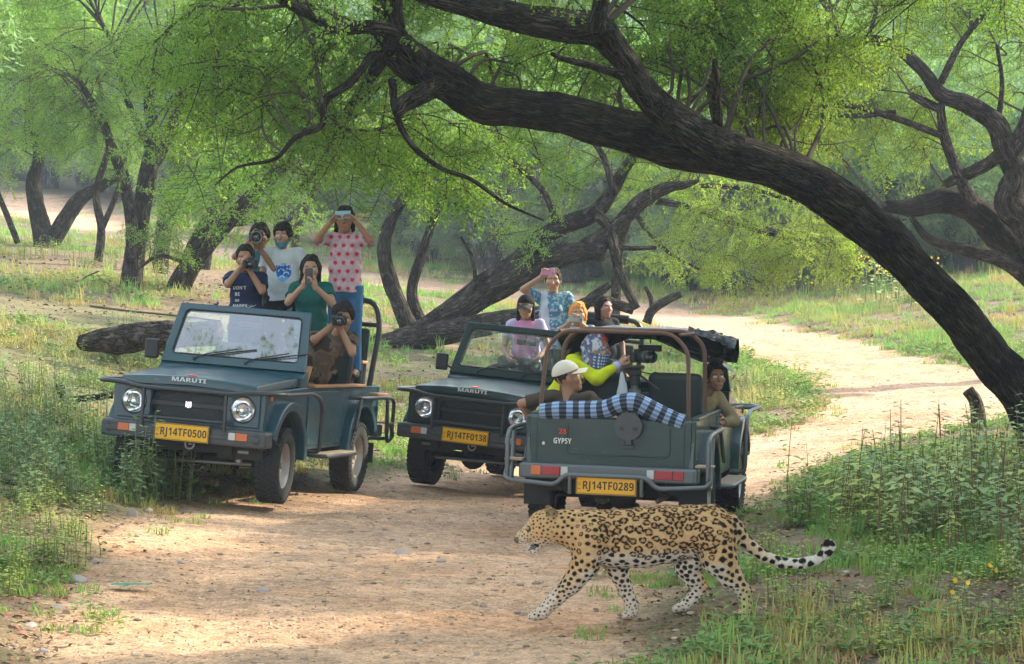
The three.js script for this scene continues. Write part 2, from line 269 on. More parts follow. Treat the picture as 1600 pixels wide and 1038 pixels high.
// a feathery branchlet along +y: thin wood, and small paired leaflets
function branchlet(seed, L, nSide, size, pair) {
  const R = RNG(seed), wood = [], pos = [], idx = [];
  const stem = t => V3(.10 * L * Math.sin(t * 2.2 + seed), L * t, .16 * L * t * t);
  wood.push(tube([0, .33, .66, 1].map(stem), [.007, .0055, .004, .002], 3, { sub: 2, open: true }));
  const leaf = (p, d, up, s) => { const sd = d.clone().cross(up).normalize(), w = s * .27, b = pos.length / 3, m = p.clone().addScaledVector(d, s * .5), e = p.clone().addScaledVector(d, s).addScaledVector(up, -s * .12); for (const q of [p, m.clone().addScaledVector(sd, w), e, m.clone().addScaledVector(sd, -w)]) pos.push(q.x, q.y, q.z); idx.push(b, b + 1, b + 2, b, b + 2, b + 3); };
  for (let i = 0; i < nSide; i++) {
    const t = .12 + .86 * (i + R() * .6) / nSide, p = stem(t), a = (i % 2 ? 1 : -1) * (.9 + R() * .4), l = L * (.26 + .26 * R()) * (1.1 - .5 * t);
    const d = V3(Math.sin(a), Math.cos(a) * .8, (R() - .5) * 2.2).normalize(), end = p.clone().addScaledVector(d, l).add(V3(0, 0, l * .2));
    wood.push(tube([p, p.clone().lerp(end, .5).add(V3(0, 0, -.02)), end], [.003, .0024, .0014], 3, { sub: 1, open: true }));
    const n = Math.max(3, Math.round(l / pair));
    for (let k = 0; k <= n; k++) { for (const s of [-1, 1]) { if (R() < .22) continue; const q = p.clone().lerp(end, (k + R()) / (n + .6)).add(V3(R() - .5, R() - .5, R() - .5).multiplyScalar(pair * .9)); const nd = V3(-d.y * s, d.x * s, (R() - .5) * 1.8).multiplyScalar(.9).addScaledVector(d, R() * 1.1).normalize(); leaf(q, nd, V3((R() - .5) * 1.6, (R() - .5) * 1.6, 1).normalize(), size * (.65 + .7 * R())); } }
  }
  const g = new THREE.BufferGeometry(); g.setAttribute('position', new THREE.Float32BufferAttribute(pos, 3)); g.setIndex(idx); g.computeVertexNormals();
  return { wood: join(wood), leaves: g };
}
const fineLets = [1, 2, 3, 7].map(s => branchlet(s, .62, 20, .031, .020)), coarseLets = [4, 5, 6].map(s => branchlet(s, .9, 18, .066, .044));
const Yup = V3(0, 1, 0);
function instanced(name, geo, mat, list, parent) { // list: {p,q,s,c}
  const m = shade(new THREE.InstancedMesh(geo, mat, list.length)), X = new THREE.Matrix4(), c = new THREE.Color();
  list.forEach((o, i) => { m.setMatrixAt(i, X.compose(o.p, o.q, o.s.isVector3 ? o.s : V3(o.s, o.s, o.s))); if (o.c) m.setColorAt(i, c.setRGB(...o.c)); });
  m.name = name; m.userData.kind = 'stuff'; if (parent) parent.add(m); return m;
}
const rndIn = (R, b) => { let v; do v = V3(R() * 2 - 1, R() * 2 - 1, R() * 2 - 1); while (v.length() > 1); return v.multiply(b.r).add(b.c); };
function treeThing(name, label, category, group, origin, limbs, blobs, o = {}) {
  const T = thing(name, label, category, group, origin), R = RNG(o.seed || 1), loc = p => p.clone().sub(origin), samples = [];
  limbs.forEach((l, i) => {
    const pts = l.p.map(loc); mesh(i ? 'limb' : 'trunk', tube(pts, l.r, l.r[0] > .12 ? 18 : l.r[0] > .05 ? 12 : 7, { sub: l.sub || 7, rough: o.rough ?? .22, ridge: l.r[0] > .1 ? .14 : .05 }), o.bark || bark, T);
    const c = new THREE.CatmullRomCurve3(pts, false, 'centripetal'); if (!l.dead) for (let k = o.from ?? 6; k <= 24; k++) samples.push({ p: c.getPoint(k / 24), r: lerp(l.r[0], l.r[l.r.length - 1], k / 24) });
  });
  const lets = o.lets || fineLets, per = lets.map(() => []), twigs = [];
  for (const b0 of blobs) {
    const b = { c: loc(b0.c), r: b0.r };
    for (let n = 0; n < b0.n; n++) {
      const end = rndIn(R, b); let best = null, bd = 1e9; for (let k = 0; k < 30; k++) { const s = samples[Math.floor(R() * samples.length)], d = s.p.distanceTo(end) * (1 + .5 * R()) + Math.max(0, s.p.y - end.y) * .2; if (d < bd) { bd = d; best = s; } }
      if (!best) continue;
      const len = best.p.distanceTo(end), arch = b0.arch ?? .18, pts = [best.p]; for (let k = 1; k <= 4; k++) { const t = k / 4; pts.push(best.p.clone().lerp(end, t).add(V3((R() - .5) * .18 * len, arch * len * Math.sin(t * Math.PI) + (R() - .5) * .14 * len, (R() - .5) * .18 * len))); }
      const r0 = clamp(len * .008 + .004, .007, Math.min(.035, best.r * .6)); twigs.push(tube(pts, [r0, r0 * .6, .004], 5, { sub: 3, rough: .2 }));
      const c = new THREE.CatmullRomCurve3(pts), step = b0.step || .26, m = Math.max(2, Math.round(len * .72 / step));
      for (let k = 0; k < m; k++) {
        const t = clamp(.30 + .70 * (k + R()) / m), tan = c.getTangent(t), d = tan.multiplyScalar(.7).add(V3(R() - .5, (R() - .5) * .7 - (b0.droop ?? .12), R() - .5).multiplyScalar(1.7)).normalize();
        const q = new THREE.Quaternion().setFromUnitVectors(Yup, d).multiply(new THREE.Quaternion().setFromAxisAngle(Yup, R() * 6.28)), y = R(), s = (b0.scale || 1) * (.75 + .6 * R());
        per[Math.floor(R() * per.length)].push({ p: c.getPoint(t), q, s, c: [.75 + .55 * y + (b0.sunny || 0) * .4, .80 + .32 * y + (b0.sunny || 0) * .12, .8 + .3 * R()] });  // sunny puts sunlight into the leaf colour: lighter, yellower leaves
      }
    }
  }
  if (twigs.length) tag(mesh('twigs', twigs, twigMat, T), null, null, null, 'stuff');
  lets.forEach((l, i) => { if (!per[i].length) return; instanced('crown', l.leaves, o.leaf || leafGreen, per[i], T); if (o.twigWood !== false) instanced('crown_twigs', l.wood, twigMat, per[i], T); });
  T.userData.count = per.reduce((a, b) => a + b.length, 0);
  return T;
}
const path = (d, list) => { const one = typeof d === 'number'; return { p: list.map(([x, y], i) => P(x, y, one ? d : d[0] + (d[1] - d[0]) * i / (list.length - 1))), r: list.map(([, , r], i) => px2m(r, one ? d : d[0] + (d[1] - d[0]) * i / (list.length - 1))) }; };
const blob = (px, py, d, rx, ry, rz, n, o = {}) => ({ c: P(px, py, d), r: V3(rx, ry, rz), n, ...o });
const base = (px, py, d) => { const p = P(px, py, d); p.y = groundY(p.x, p.z); return p; };
const mainBase = base(1690, 700, 25.4);
const mainTree = treeThing('arching_tree', 'huge dark tree arching over the jeeps from the weedy verge', 'tree', null, mainBase, [
  { p: [mainBase.clone().add(V3(.15, -.5, 0)), ...path([25.2, 23.4], [[1655, 712], [1618, 650], [1586, 605], [1537, 542], [1489, 482], [1441, 433], [1393, 382], [1345, 342], [1296, 305], [1248, 277], [1195, 258], [1125, 238], [1055, 222], [985, 207], [900, 184], [815, 168], [751, 160], [718, 141], [685, 120], [645, 98], [616, 70], [606, 30], [614, -50], [650, -140]]).p], r: [62, 46, 39, 35, 34, 33.5, 33, 34, 36, 35, 34, 34, 37, 37, 34, 32, 30, 30, 28, 29, 29, 27, 24, 20, 14].map(r => px2m(r, 24.3)), sub: 5 },
  path([24.0, 23.0], [[1150, 240, 30], [1080, 205, 30], [1035, 172, 24], [1003, 138, 22], [968, 82, 21], [936, 48, 25], [890, 42, 26], [830, 32, 24], [772, 18, 21], [710, 2, 20], [620, -30, 18], [480, -80, 12]]),
  path([23.3, 23.0], [[932, 50, 14], [938, 10, 12], [950, -60, 9], [1010, -140, 5]]),
  { dead: true, ...path([23.9, 23.6], [[1122, 200, 9], [1119, 140, 7.5], [1117, 92, 4]]) },
  { dead: true, ...path([23.3, 22.8], [[972, 118, 8], [925, 103, 6.5], [880, 92, 5], [862, 84, 3]]) },
  { dead: true, ...path([23.6, 23.2], [[690, 132, 17], [650, 152, 15], [628, 165, 13], [622, 176, 9]]) },
  path([23.6, 22.6], [[665, 108, 15], [625, 58, 13], [575, 42, 11], [530, 46, 8], [490, 28, 7], [438, 0, 6], [380, -50, 4]]),
  path([23.5, 22.4], [[606, 60, 10], [575, 95, 7], [548, 128, 6.5], [508, 158, 6], [502, 196, 5], [462, 215, 4], [430, 248, 3], [370, 262, 2], [335, 290, 1]]),
  path([23.5, 23.0], [[612, 125, 7], [618, 175, 5.5], [640, 222, 5], [688, 262, 4], [735, 280, 3.5], [790, 318, 2.5], [850, 345, 1.2]]),
  path([24.0, 26.0], [[615, -20, 20], [700, -110, 16], [800, -200, 10], [860, -300, 6]]),
  path([25.2, 24.8], [[1650, 740, 40], [1730, 560, 32], [1765, 300, 26], [1700, 20, 18], [1560, -130, 12], [1400, -200, 7], [1250, -220, 4]]),
  path([23.6, 21.0], [[612, -40, 18], [600, -110, 14], [540, -180, 9], [420, -260, 5]]),
  path([23.3, 28.5], [[612, 70, 12], [560, 150, 8], [520, 210, 7], [500, 260, 5], [470, 290, 3]]),
], [
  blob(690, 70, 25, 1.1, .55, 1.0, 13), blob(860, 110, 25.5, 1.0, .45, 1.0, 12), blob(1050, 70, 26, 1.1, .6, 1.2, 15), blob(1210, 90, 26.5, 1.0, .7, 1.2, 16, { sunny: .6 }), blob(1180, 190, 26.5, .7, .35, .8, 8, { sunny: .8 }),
  blob(500, 110, 24, 1.0, .6, 1.0, 12), blob(430, 190, 25, 1.1, .5, 1.0, 13), blob(560, 220, 26, .9, .45, .9, 7), blob(330, 120, 24.5, 1.0, .6, .9, 9), blob(760, 255, 26, .8, .35, .9, 7), blob(620, 240, 27, .7, .4, .8, 5), blob(350, 250, 27, .8, .35, .7, 5),
  blob(700, -150, 24, 2.6, 1.0, 2.2, 30), blob(1150, -160, 25, 2.4, 1.0, 2.4, 28), blob(420, -160, 22.5, 2.0, .9, 2.0, 20), blob(1500, -200, 25, 2.2, 1.2, 2.4, 22), blob(900, -260, 26, 2.4, .9, 2.6, 20),
], { seed: 5, from: 10 });

const rb = base(1760, 470, 39);
treeThing('twisted_tree', 'tree with twisted bare dark limbs beyond the weedy verge', 'tree', null, rb, [
  { p: [rb.clone().add(V3(0, -.4, 0)), ...path([39, 38], [[1700, 455], [1640, 432], [1590, 395], [1563, 366], [1521, 326], [1472, 314], [1429, 324], [1385, 322]]).p], r: [52, 42, 36, 30, 26, 22, 20, 15, 9].map(r => px2m(r, 38.5)) },
  path(38, [[1640, 420, 26], [1600, 350, 22], [1575, 313, 21], [1588, 280, 19], [1570, 228, 18], [1556, 192, 16], [1510, 162, 14], [1472, 148, 13], [1440, 108, 10], [1397, 72, 9], [1359, 62, 8], [1310, 70, 7], [1272, 94, 5], [1240, 130, 3]]),
  path(38, [[1525, 330, 11], [1499, 275, 9], [1477, 216, 8], [1469, 160, 7]]), path(38, [[1472, 172, 7], [1446, 160, 7], [1423, 148, 5]]),
  path(38, [[1580, 225, 12], [1545, 255, 10], [1510, 272, 10], [1477, 288, 7]]), path(38, [[1600, 428, 13], [1560, 405, 11], [1510, 391, 9], [1450, 372, 7], [1424, 340, 4]]),
  path(38, [[1575, 260, 16], [1610, 180, 14], [1625, 80, 11], [1600, -40, 8]]), path(38, [[1470, 130, 6], [1500, 70, 5], [1545, 10, 4], [1570, -60, 3]]), path(38, [[1560, 192, 5], [1566, 130, 4], [1558, 70, 3]]), path(38, [[1605, 330, 13], [1570, 290, 10], [1640, 240, 8]]),
  path(38, [[1315, 70, 5], [1305, 35, 4], [1288, 0, 3]]), path(38, [[1356, 60, 4], [1368, 20, 3], [1372, -20, 2]]),
  path(38, [[1480, 215, 6], [1400, 185, 5], [1320, 165, 4], [1250, 175, 3]]), path(38, [[1400, 175, 4], [1330, 182, 3.5], [1230, 165, 2.5]]),
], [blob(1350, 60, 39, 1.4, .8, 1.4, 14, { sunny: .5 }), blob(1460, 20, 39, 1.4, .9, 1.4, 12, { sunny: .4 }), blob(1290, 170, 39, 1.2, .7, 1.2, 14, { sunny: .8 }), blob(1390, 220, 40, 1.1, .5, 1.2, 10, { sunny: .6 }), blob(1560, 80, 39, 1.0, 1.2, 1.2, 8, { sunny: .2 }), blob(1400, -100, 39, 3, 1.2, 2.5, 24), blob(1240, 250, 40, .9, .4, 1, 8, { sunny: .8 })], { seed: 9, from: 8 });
// low leafy bough reaching out over the track from behind
const lb = base(960, 470, 47);
treeThing('small_tree', 'slender tree whose bright low boughs hang over the pale track', 'tree', null, lb, [
  { p: [lb.clone().add(V3(0, -.3, 0)), ...path([47, 44], [[965, 420], [975, 360], [1000, 310], [1030, 290]]).p], r: [.11, .10, .085, .07, .05] },
  path([44.5, 43], [[1000, 312, 6], [1060, 320, 5], [1120, 340, 4], [1200, 365, 3], [1280, 380, 2]]), path([44.5, 43], [[1010, 300, 5], [1100, 290, 4], [1190, 300, 3], [1280, 330, 2]]),
  path([44.5, 44], [[990, 330, 5], [1020, 370, 4], [1060, 405, 3], [1120, 430, 2]]),
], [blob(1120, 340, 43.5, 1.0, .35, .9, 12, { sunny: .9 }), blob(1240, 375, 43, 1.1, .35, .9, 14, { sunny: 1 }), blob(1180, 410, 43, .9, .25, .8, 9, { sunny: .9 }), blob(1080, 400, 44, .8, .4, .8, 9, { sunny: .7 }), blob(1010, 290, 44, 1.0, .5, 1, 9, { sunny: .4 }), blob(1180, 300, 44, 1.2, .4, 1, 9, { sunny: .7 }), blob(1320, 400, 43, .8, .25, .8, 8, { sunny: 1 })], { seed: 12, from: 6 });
// fallen tree behind the middle jeep
const fb = base(610, 548, 40);
treeThing('fallen_tree', 'half-fallen tree with low spreading trunks behind the dark green jeep', 'tree', null, fb, [
  path([40, 39], [[585, 545, 20], [640, 532, 22], [700, 518, 20], [770, 505, 17], [840, 492, 13], [905, 487, 9]]),
  path([40, 39.4], [[610, 540, 20], [662, 520, 23], [705, 490, 21], [780, 448, 19], [860, 408, 18], [915, 392, 17], [944, 396, 14]]),
  path([39.8, 40], [[690, 497, 16], [745, 452, 17], [813, 405, 16], [842, 375, 14], [880, 352, 13], [930, 332, 13], [958, 297, 11], [978, 262, 9], [1010, 215, 6], [1020, 170, 4]]),
  path([39.5, 39.8], [[915, 388, 14], [958, 358, 13], [1007, 312, 12], [1045, 292, 9], [1072, 288, 6], [1092, 282, 2.5]]),
  path([39.6, 39.2], [[928, 330, 9], [952, 358, 8], [961, 393, 8], [972, 436, 7.5], [995, 482, 6]]), path(39.5, [[944, 384, 5], [985, 388, 4], [1026, 387, 3]]),
  path(40, [[643, 520, 14], [612, 445, 12], [600, 388, 11], [612, 342, 9], [650, 280, 7], [690, 210, 4]]), path(40.3, [[662, 512, 9], [643, 460, 9], [660, 395, 8], [686, 318, 6], [715, 250, 4]]),
  path(39.3, [[903, 487, 9], [930, 462, 8], [953, 444, 6]]), path(39.3, [[880, 488, 8], [930, 470, 9], [990, 484, 8]]), path(39.6, [[870, 350, 6], [850, 300, 5], [800, 250, 4], [770, 190, 3]]), path(39.6, [[742, 455, 4], [740, 410, 3], [720, 370, 2]]), path(39.6, [[960, 300, 6], [940, 240, 5], [900, 190, 4]]),
  path(39.7, [[672, 530, 7], [676, 560, 7], [674, 585, 4]]),
], [blob(860, 255, 40.5, 1.4, .5, 1.2, 7), blob(980, 230, 41, 1.2, .6, 1.2, 8, { sunny: .3 }), blob(720, 230, 41, 1.2, .6, 1.2, 6), blob(640, 260, 41, 1.0, .5, 1.2, 4), blob(800, 380, 39.5, .6, .3, .5, 3), blob(1050, 250, 40.5, .8, .5, .9, 8, { sunny: .5 }), blob(900, 180, 41, 1.6, .6, 1.2, 12)], { seed: 15, from: 9 });
const snag = treeThing('dead_branch', 'forked grey dead branch sticking up beside the pale track', 'branch', null, base(1012, 500, 42), [path(42, [[1010, 505, 8], [1018, 486, 8], [1040, 470, 7], [1064, 459, 6]]), path(42, [[1018, 486, 4], [1016, 465, 4], [1008, 448, 3]])], [], { bark: barkGrey });
// left-hand trees on the bank
treeThing('forked_tree', 'upright dark tree on the bank, forking above its base', 'tree', 'trees on the bank', base(206, 457, 44), [
  path([44, 44], [[205, 466, 21], [206, 440, 18], [210, 400, 17], [217, 355, 16], [224, 310, 14], [232, 265, 13], [240, 215, 11], [232, 150, 8], [250, 70, 5]]),
  path([43.8, 43], [[203, 410, 9], [205, 350, 9.5], [198, 305, 9], [190, 270, 9], [178, 240, 8], [160, 190, 6], [120, 120, 4]]), path([44, 45], [[234, 265, 10], [262, 215, 9], [285, 150, 7], [310, 70, 5]]), path(44, [[232, 230, 6], [200, 160, 5], [180, 80, 4], [150, 20, 3]]),
], [blob(110, 110, 43.5, 1.8, .8, 1.3, 20), blob(250, 70, 44, 1.7, .8, 1.4, 18), blob(60, 180, 43, 1.4, .5, 1.0, 13), blob(170, 190, 43, 1.2, .4, 1.0, 10), blob(340, 60, 44, 1.3, .9, 1.4, 12), blob(200, -60, 44, 3, 1, 2, 22)], { seed: 21 });
treeThing('slanting_tree', 'tree on the bank with two trunks slanting over the teal jeep', 'tree', 'trees on the bank', base(278, 457, 44.5), [
  path([44.5, 43], [[272, 468, 20], [288, 430, 17], [318, 388, 15], [352, 350, 13], [395, 305, 11], [440, 262, 9], [490, 205, 6], [530, 130, 4]]), path([44.8, 45.5], [[282, 445, 13], [300, 395, 13], [325, 347, 12], [350, 308, 9], [385, 265, 7], [400, 200, 5], [420, 130, 3]]),
  path(44, [[350, 350, 6], [390, 345, 5], [430, 320, 4], [470, 300, 3]]), path([44, 43], [[300, 415, 4], [250, 400, 3], [215, 420, 2]]),
], [blob(400, 210, 44, 1.3, .8, 1.2, 16), blob(500, 170, 43.5, 1.2, .9, 1.2, 14), blob(330, 250, 45, 1.1, .6, 1.0, 10), blob(440, 320, 43.5, .9, .4, .8, 8), blob(280, 370, 43, .9, .25, .7, 8), blob(300, 300, 43, .8, .3, .7, 7), blob(420, 80, 44.5, 1.4, .8, 1.4, 14)], { seed: 23 });
treeThing('straight_tree', 'slim straight tree behind the forked one on the bank', 'tree', 'trees on the bank', base(252, 430, 49), [path([49, 49], [[250, 432, 13], [256, 360, 13], [272, 300, 12], [284, 258, 10], [305, 205, 8], [335, 120, 6], [350, 40, 4]]), path(49, [[280, 265, 8], [272, 200, 7], [280, 120, 5], [262, 40, 4]])], [blob(330, 130, 49, 1.6, 1.0, 1.4, 14), blob(250, 140, 49, 1.4, 1.0, 1.4, 12), blob(300, 20, 49, 2, 1, 1.6, 14)], { seed: 25 });
treeThing('low_forked_tree', 'dark low tree forking in a V in front of the far track', 'tree', 'trees on the bank', base(72, 390, 54), [path(54, [[74, 398, 20], [66, 362, 16], [56, 320, 13], [52, 285, 11], [60, 235, 8], [40, 170, 5]]), path(54, [[80, 380, 13], [100, 345, 13], [128, 308, 11], [158, 290, 8], [200, 270, 5]])], [blob(70, 215, 54, 1.8, .5, 1.4, 13), blob(180, 245, 54, 1.0, .3, 1.0, 6), blob(-20, 190, 54, 1.6, .8, 1.4, 11), blob(120, 160, 54, 1.8, .8, 1.4, 14)], { seed: 27 });
treeThing('thin_sapling', 'thin leaning sapling beside the low V-shaped tree', 'tree', 'trees on the bank', base(26, 376, 53), [path(53, [[28, 380, 5], [14, 345, 5], [-2, 305, 4], [-20, 240, 3]])], [blob(-20, 230, 53, .8, .6, .8, 7)], { seed: 28 });

for (const [px, py, d, top, seed, lab] of [[318, 440, 52, [[330, 370], [352, 300], [360, 220], [395, 120]], 31, 'slim tree between the slanting trunks and the far track'], [150, 425, 50, [[158, 360], [150, 300], [170, 220], [150, 110]], 32, 'slim tree standing between the V-shaped tree and the forked tree'], [395, 425, 57, [[405, 360], [398, 300], [425, 230], [440, 130]], 33, 'slim dark tree beyond the people in the teal jeep'], [470, 425, 58, [[462, 370], [480, 310], [470, 240], [500, 150]], 34, 'slim tree beyond the woman in the pink dotted shirt']])
  treeThing('slim_tree', lab, 'tree', 'trees on the bank', base(px, py, d), [path(d, [[px, py + 6, 8], ...top.map(([x, y], i) => [x, y, 7 - i * 1.5])]), path(d, [[top[0][0], top[0][1], 5], [top[0][0] + 28, top[1][1] - 10, 4], [top[0][0] + 40, top[2][1], 3]])], [blob(top[3][0], top[3][1], d, 1.6, .8, 1.4, 10), blob(top[2][0], top[2][1], d, 1.4, .5, 1.2, 8)], { seed });

// woodland behind: a few kinds of tree, every copy a thing of its own
function wildTree(seed, h, spread, stems, o = {}) {
  const R = RNG(seed), limbs = [], O = V3(0, 0, 0), blobs = [];
  for (let s = 0; s < stems; s++) {
    const a = s / stems * 6.28 + R(), lean = spread * (.25 + .35 * R()), r = .10 + .08 * R(), tip = V3(Math.cos(a) * lean, h * (.62 + .15 * R()), Math.sin(a) * lean), m = V3(Math.cos(a) * lean * .25 + (R() - .5) * .5, h * .3, Math.sin(a) * lean * .25 + (R() - .5) * .5);
    limbs.push({ p: [V3(Math.cos(a) * .12, -.4, Math.sin(a) * .12), m, tip.clone().lerp(m, .4).add(V3(R() - .5, 0, R() - .5).multiplyScalar(.5)), tip], r: [r * 1.25, r, r * .6, r * .28] });
    for (let k = 0; k < 2; k++) { const b = a + (R() - .5) * 2.2, e = m.clone().lerp(tip, .5 + .3 * k).add(V3(Math.cos(b), .35, Math.sin(b)).multiplyScalar(spread * .4)); limbs.push({ p: [m.clone().lerp(tip, .2 + .3 * k), m.clone().lerp(e, .6).add(V3(0, .2, 0)), e], r: [r * .5, r * .35, .02] }); blobs.push({ c: e, r: V3(spread * .38, h * .13, spread * .38), n: o.n || 9, step: .42, scale: o.scale || 1.25, droop: .2, sunny: o.sunny || 0 }); }
    blobs.push({ c: tip, r: V3(spread * .42, h * .15, spread * .42), n: o.n || 10, step: .42, scale: o.scale || 1.25, droop: .2, sunny: o.sunny || 0 });
  }
  const t = treeThing(o.name, o.label, 'tree', o.group, O, limbs, blobs, { seed: seed + 1, lets: coarseLets, leaf: o.leaf, twigWood: false, bark: barkGrey, rough: .3 }); return t;
}
function copyOf(t, p, turn, s, label) { const c = t.clone(); c.name = numbered(t.userData.kindName); scene.add(c); c.position.copy(p); c.rotation.y = turn; c.scale.setScalar(s); if (label) c.userData.label = label; return c; }
const leafPale = leafMat(.20, .36, .13), leafDark = leafMat(.12, .26, .10);
const WOOD = 'trees of the wood beyond the track', kinds = [
  wildTree(101, 7.5, 4.2, 3, { name: 'woodland_tree', label: 'broad light green tree in the hazy wood beyond the track', group: WOOD, sunny: .1 }),
  wildTree(111, 6.2, 4.6, 4, { name: 'spreading_woodland_tree', label: 'low spreading yellow green tree in the wood beyond the track', group: WOOD, leaf: leafPale, sunny: .15 }),
  wildTree(121, 8.6, 3.8, 2, { name: 'tall_woodland_tree', label: 'tall dark green tree in the hazy wood beyond the track', group: WOOD, leaf: leafDark }),
  wildTree(131, 3.0, 2.6, 5, { name: 'woodland_shrub', label: 'rounded grey green shrub at the foot of the hazy wood', group: 'shrubs of the hazy wood', leaf: leafMat(.20, .30, .13), n: 5, scale: 1.1 }),
];
kinds.forEach((k, i) => k.userData.kindName = ['woodland_tree', 'spreading_woodland_tree', 'tall_woodland_tree', 'woodland_shrub'][i]);
{
  const R = RNG(77), first = [0, 0, 0, 0], put = [];
  const add = (k, x, z, s) => { const p = V3(x, groundY(x, z) - .05, z); put.push([x, z]); if (!first[k]) { first[k] = 1; kinds[k].position.copy(p); kinds[k].rotation.y = R() * 6.28; kinds[k].scale.setScalar(s); } else copyOf(kinds[k], p, R() * 6.28, s); };
  const spot = (k, d0, d1, f0, f1, n, s0, s1, gap) => { for (let i = 0, tries = 0; i < n && tries < n * 30; tries++) { const d = lerp(d0, d1, R()), x = d * W / 2 / FPX * lerp(f0, f1, R()), z = -d; if (roadDist(x, z) > -1.8 || (x / d * FPX < -140 && d < (k === 3 ? 78 : 90)) || put.some(q => Math.hypot(q[0] - x, q[1] - z) < gap)) continue; add(k, x, z, lerp(s0, s1, R())); i++; } };
  spot(0, 66, 78, -1.15, 1.25, 9, .8, 1.1, 2.6); spot(1, 62, 80, -1.2, 1.25, 10, .8, 1.15, 2.6); spot(2, 70, 90, -1.2, 1.25, 9, .8, 1.1, 2.6);
  spot(0, 85, 120, -1.2, 1.2, 10, 1.15, 1.5, 4); spot(1, 85, 120, -1.2, 1.2, 9, 1.2, 1.6, 4); spot(2, 90, 130, -1.2, 1.2, 11, 1.3, 1.8, 4);
  spot(3, 60, 74, -1.15, 1.2, 20, .55, .95, 1.6); spot(3, 75, 100, -1.2, 1.2, 12, .8, 1.3, 1.8);
  spot(2, 92, 112, -1.2, -.25, 7, 1.0, 1.4, 3.5); spot(1, 92, 108, -1.2, -.25, 6, 1.1, 1.5, 3.5); spot(3, 90, 100, -1.2, -.3, 10, 1.0, 1.5, 1.8);
  // out of the frame to the sunward side: the trees whose crowns shade the track
  for (const [k, x, z, s] of [[0, 8.2, -16.5, .9], [1, 7.8, -11, 1.0], [2, 9.6, -21.5, .95], [1, 11.5, -26.5, 1.1], [0, 12, -14, 1.2], [2, 13.5, -19, 1.2], [1, 12.5, -23, 1.1], [0, 11, -7, 1.1], [2, 16, -28, 1.2], [1, 16, -15, 1.2], [0, 17, -23, 1.2]]) add(k, x, z, s);
  for (const [k, x, z, s] of [[0, -9, -19, 1], [1, -11, -30, 1], [2, -14, -40, 1.1], [0, -13, -52, 1.1], [2, -6.5, -11, 1.45], [0, 5.6, -9.5, 1.5], [0, -5.4, -14.5, 1.6], [1, 5.2, -12.5, 1.7]]) add(k, x, z, s);
}

// ---------- grass, weeds, stones, dead wood ----------
function tuft(seed, n, h, w, lean) {
  const R = RNG(seed), pos = [], idx = [];
  for (let i = 0; i < n; i++) {
    const a = R() * 6.28, r = w * Math.sqrt(R()), x = Math.cos(a) * r, z = Math.sin(a) * r, b = R() * 6.28, H = h * (.5 + .6 * R()), l = lean * H * (.3 + R()), bw = .0035 + .003 * R(), dx = Math.cos(b), dz = Math.sin(b), s = pos.length / 3;
    pos.push(x - dz * bw, -.01, z + dx * bw, x + dz * bw, -.01, z - dx * bw, x + dx * l * .35 - dz * bw * .8, H * .6, z + dz * l * .35 + dx * bw * .8, x + dx * l * .35 + dz * bw * .8, H * .6, z + dz * l * .35 - dx * bw * .8, x + dx * l, H, z + dz * l);
    idx.push(s, s + 1, s + 2, s + 1, s + 3, s + 2, s + 2, s + 3, s + 4);
  }
  const g = new THREE.BufferGeometry(); g.setAttribute('position', new THREE.Float32BufferAttribute(pos, 3)); g.setIndex(idx); g.computeVertexNormals(); return g;
}
const grassMat = M(.36, .43, .13, .85, { transmission: .35, thickness: 0, specularIntensity: .3 });
const leafBroad = (r, g, b) => M(r, g, b, .75, { transmission: .3, thickness: 0, specularIntensity: .4 });
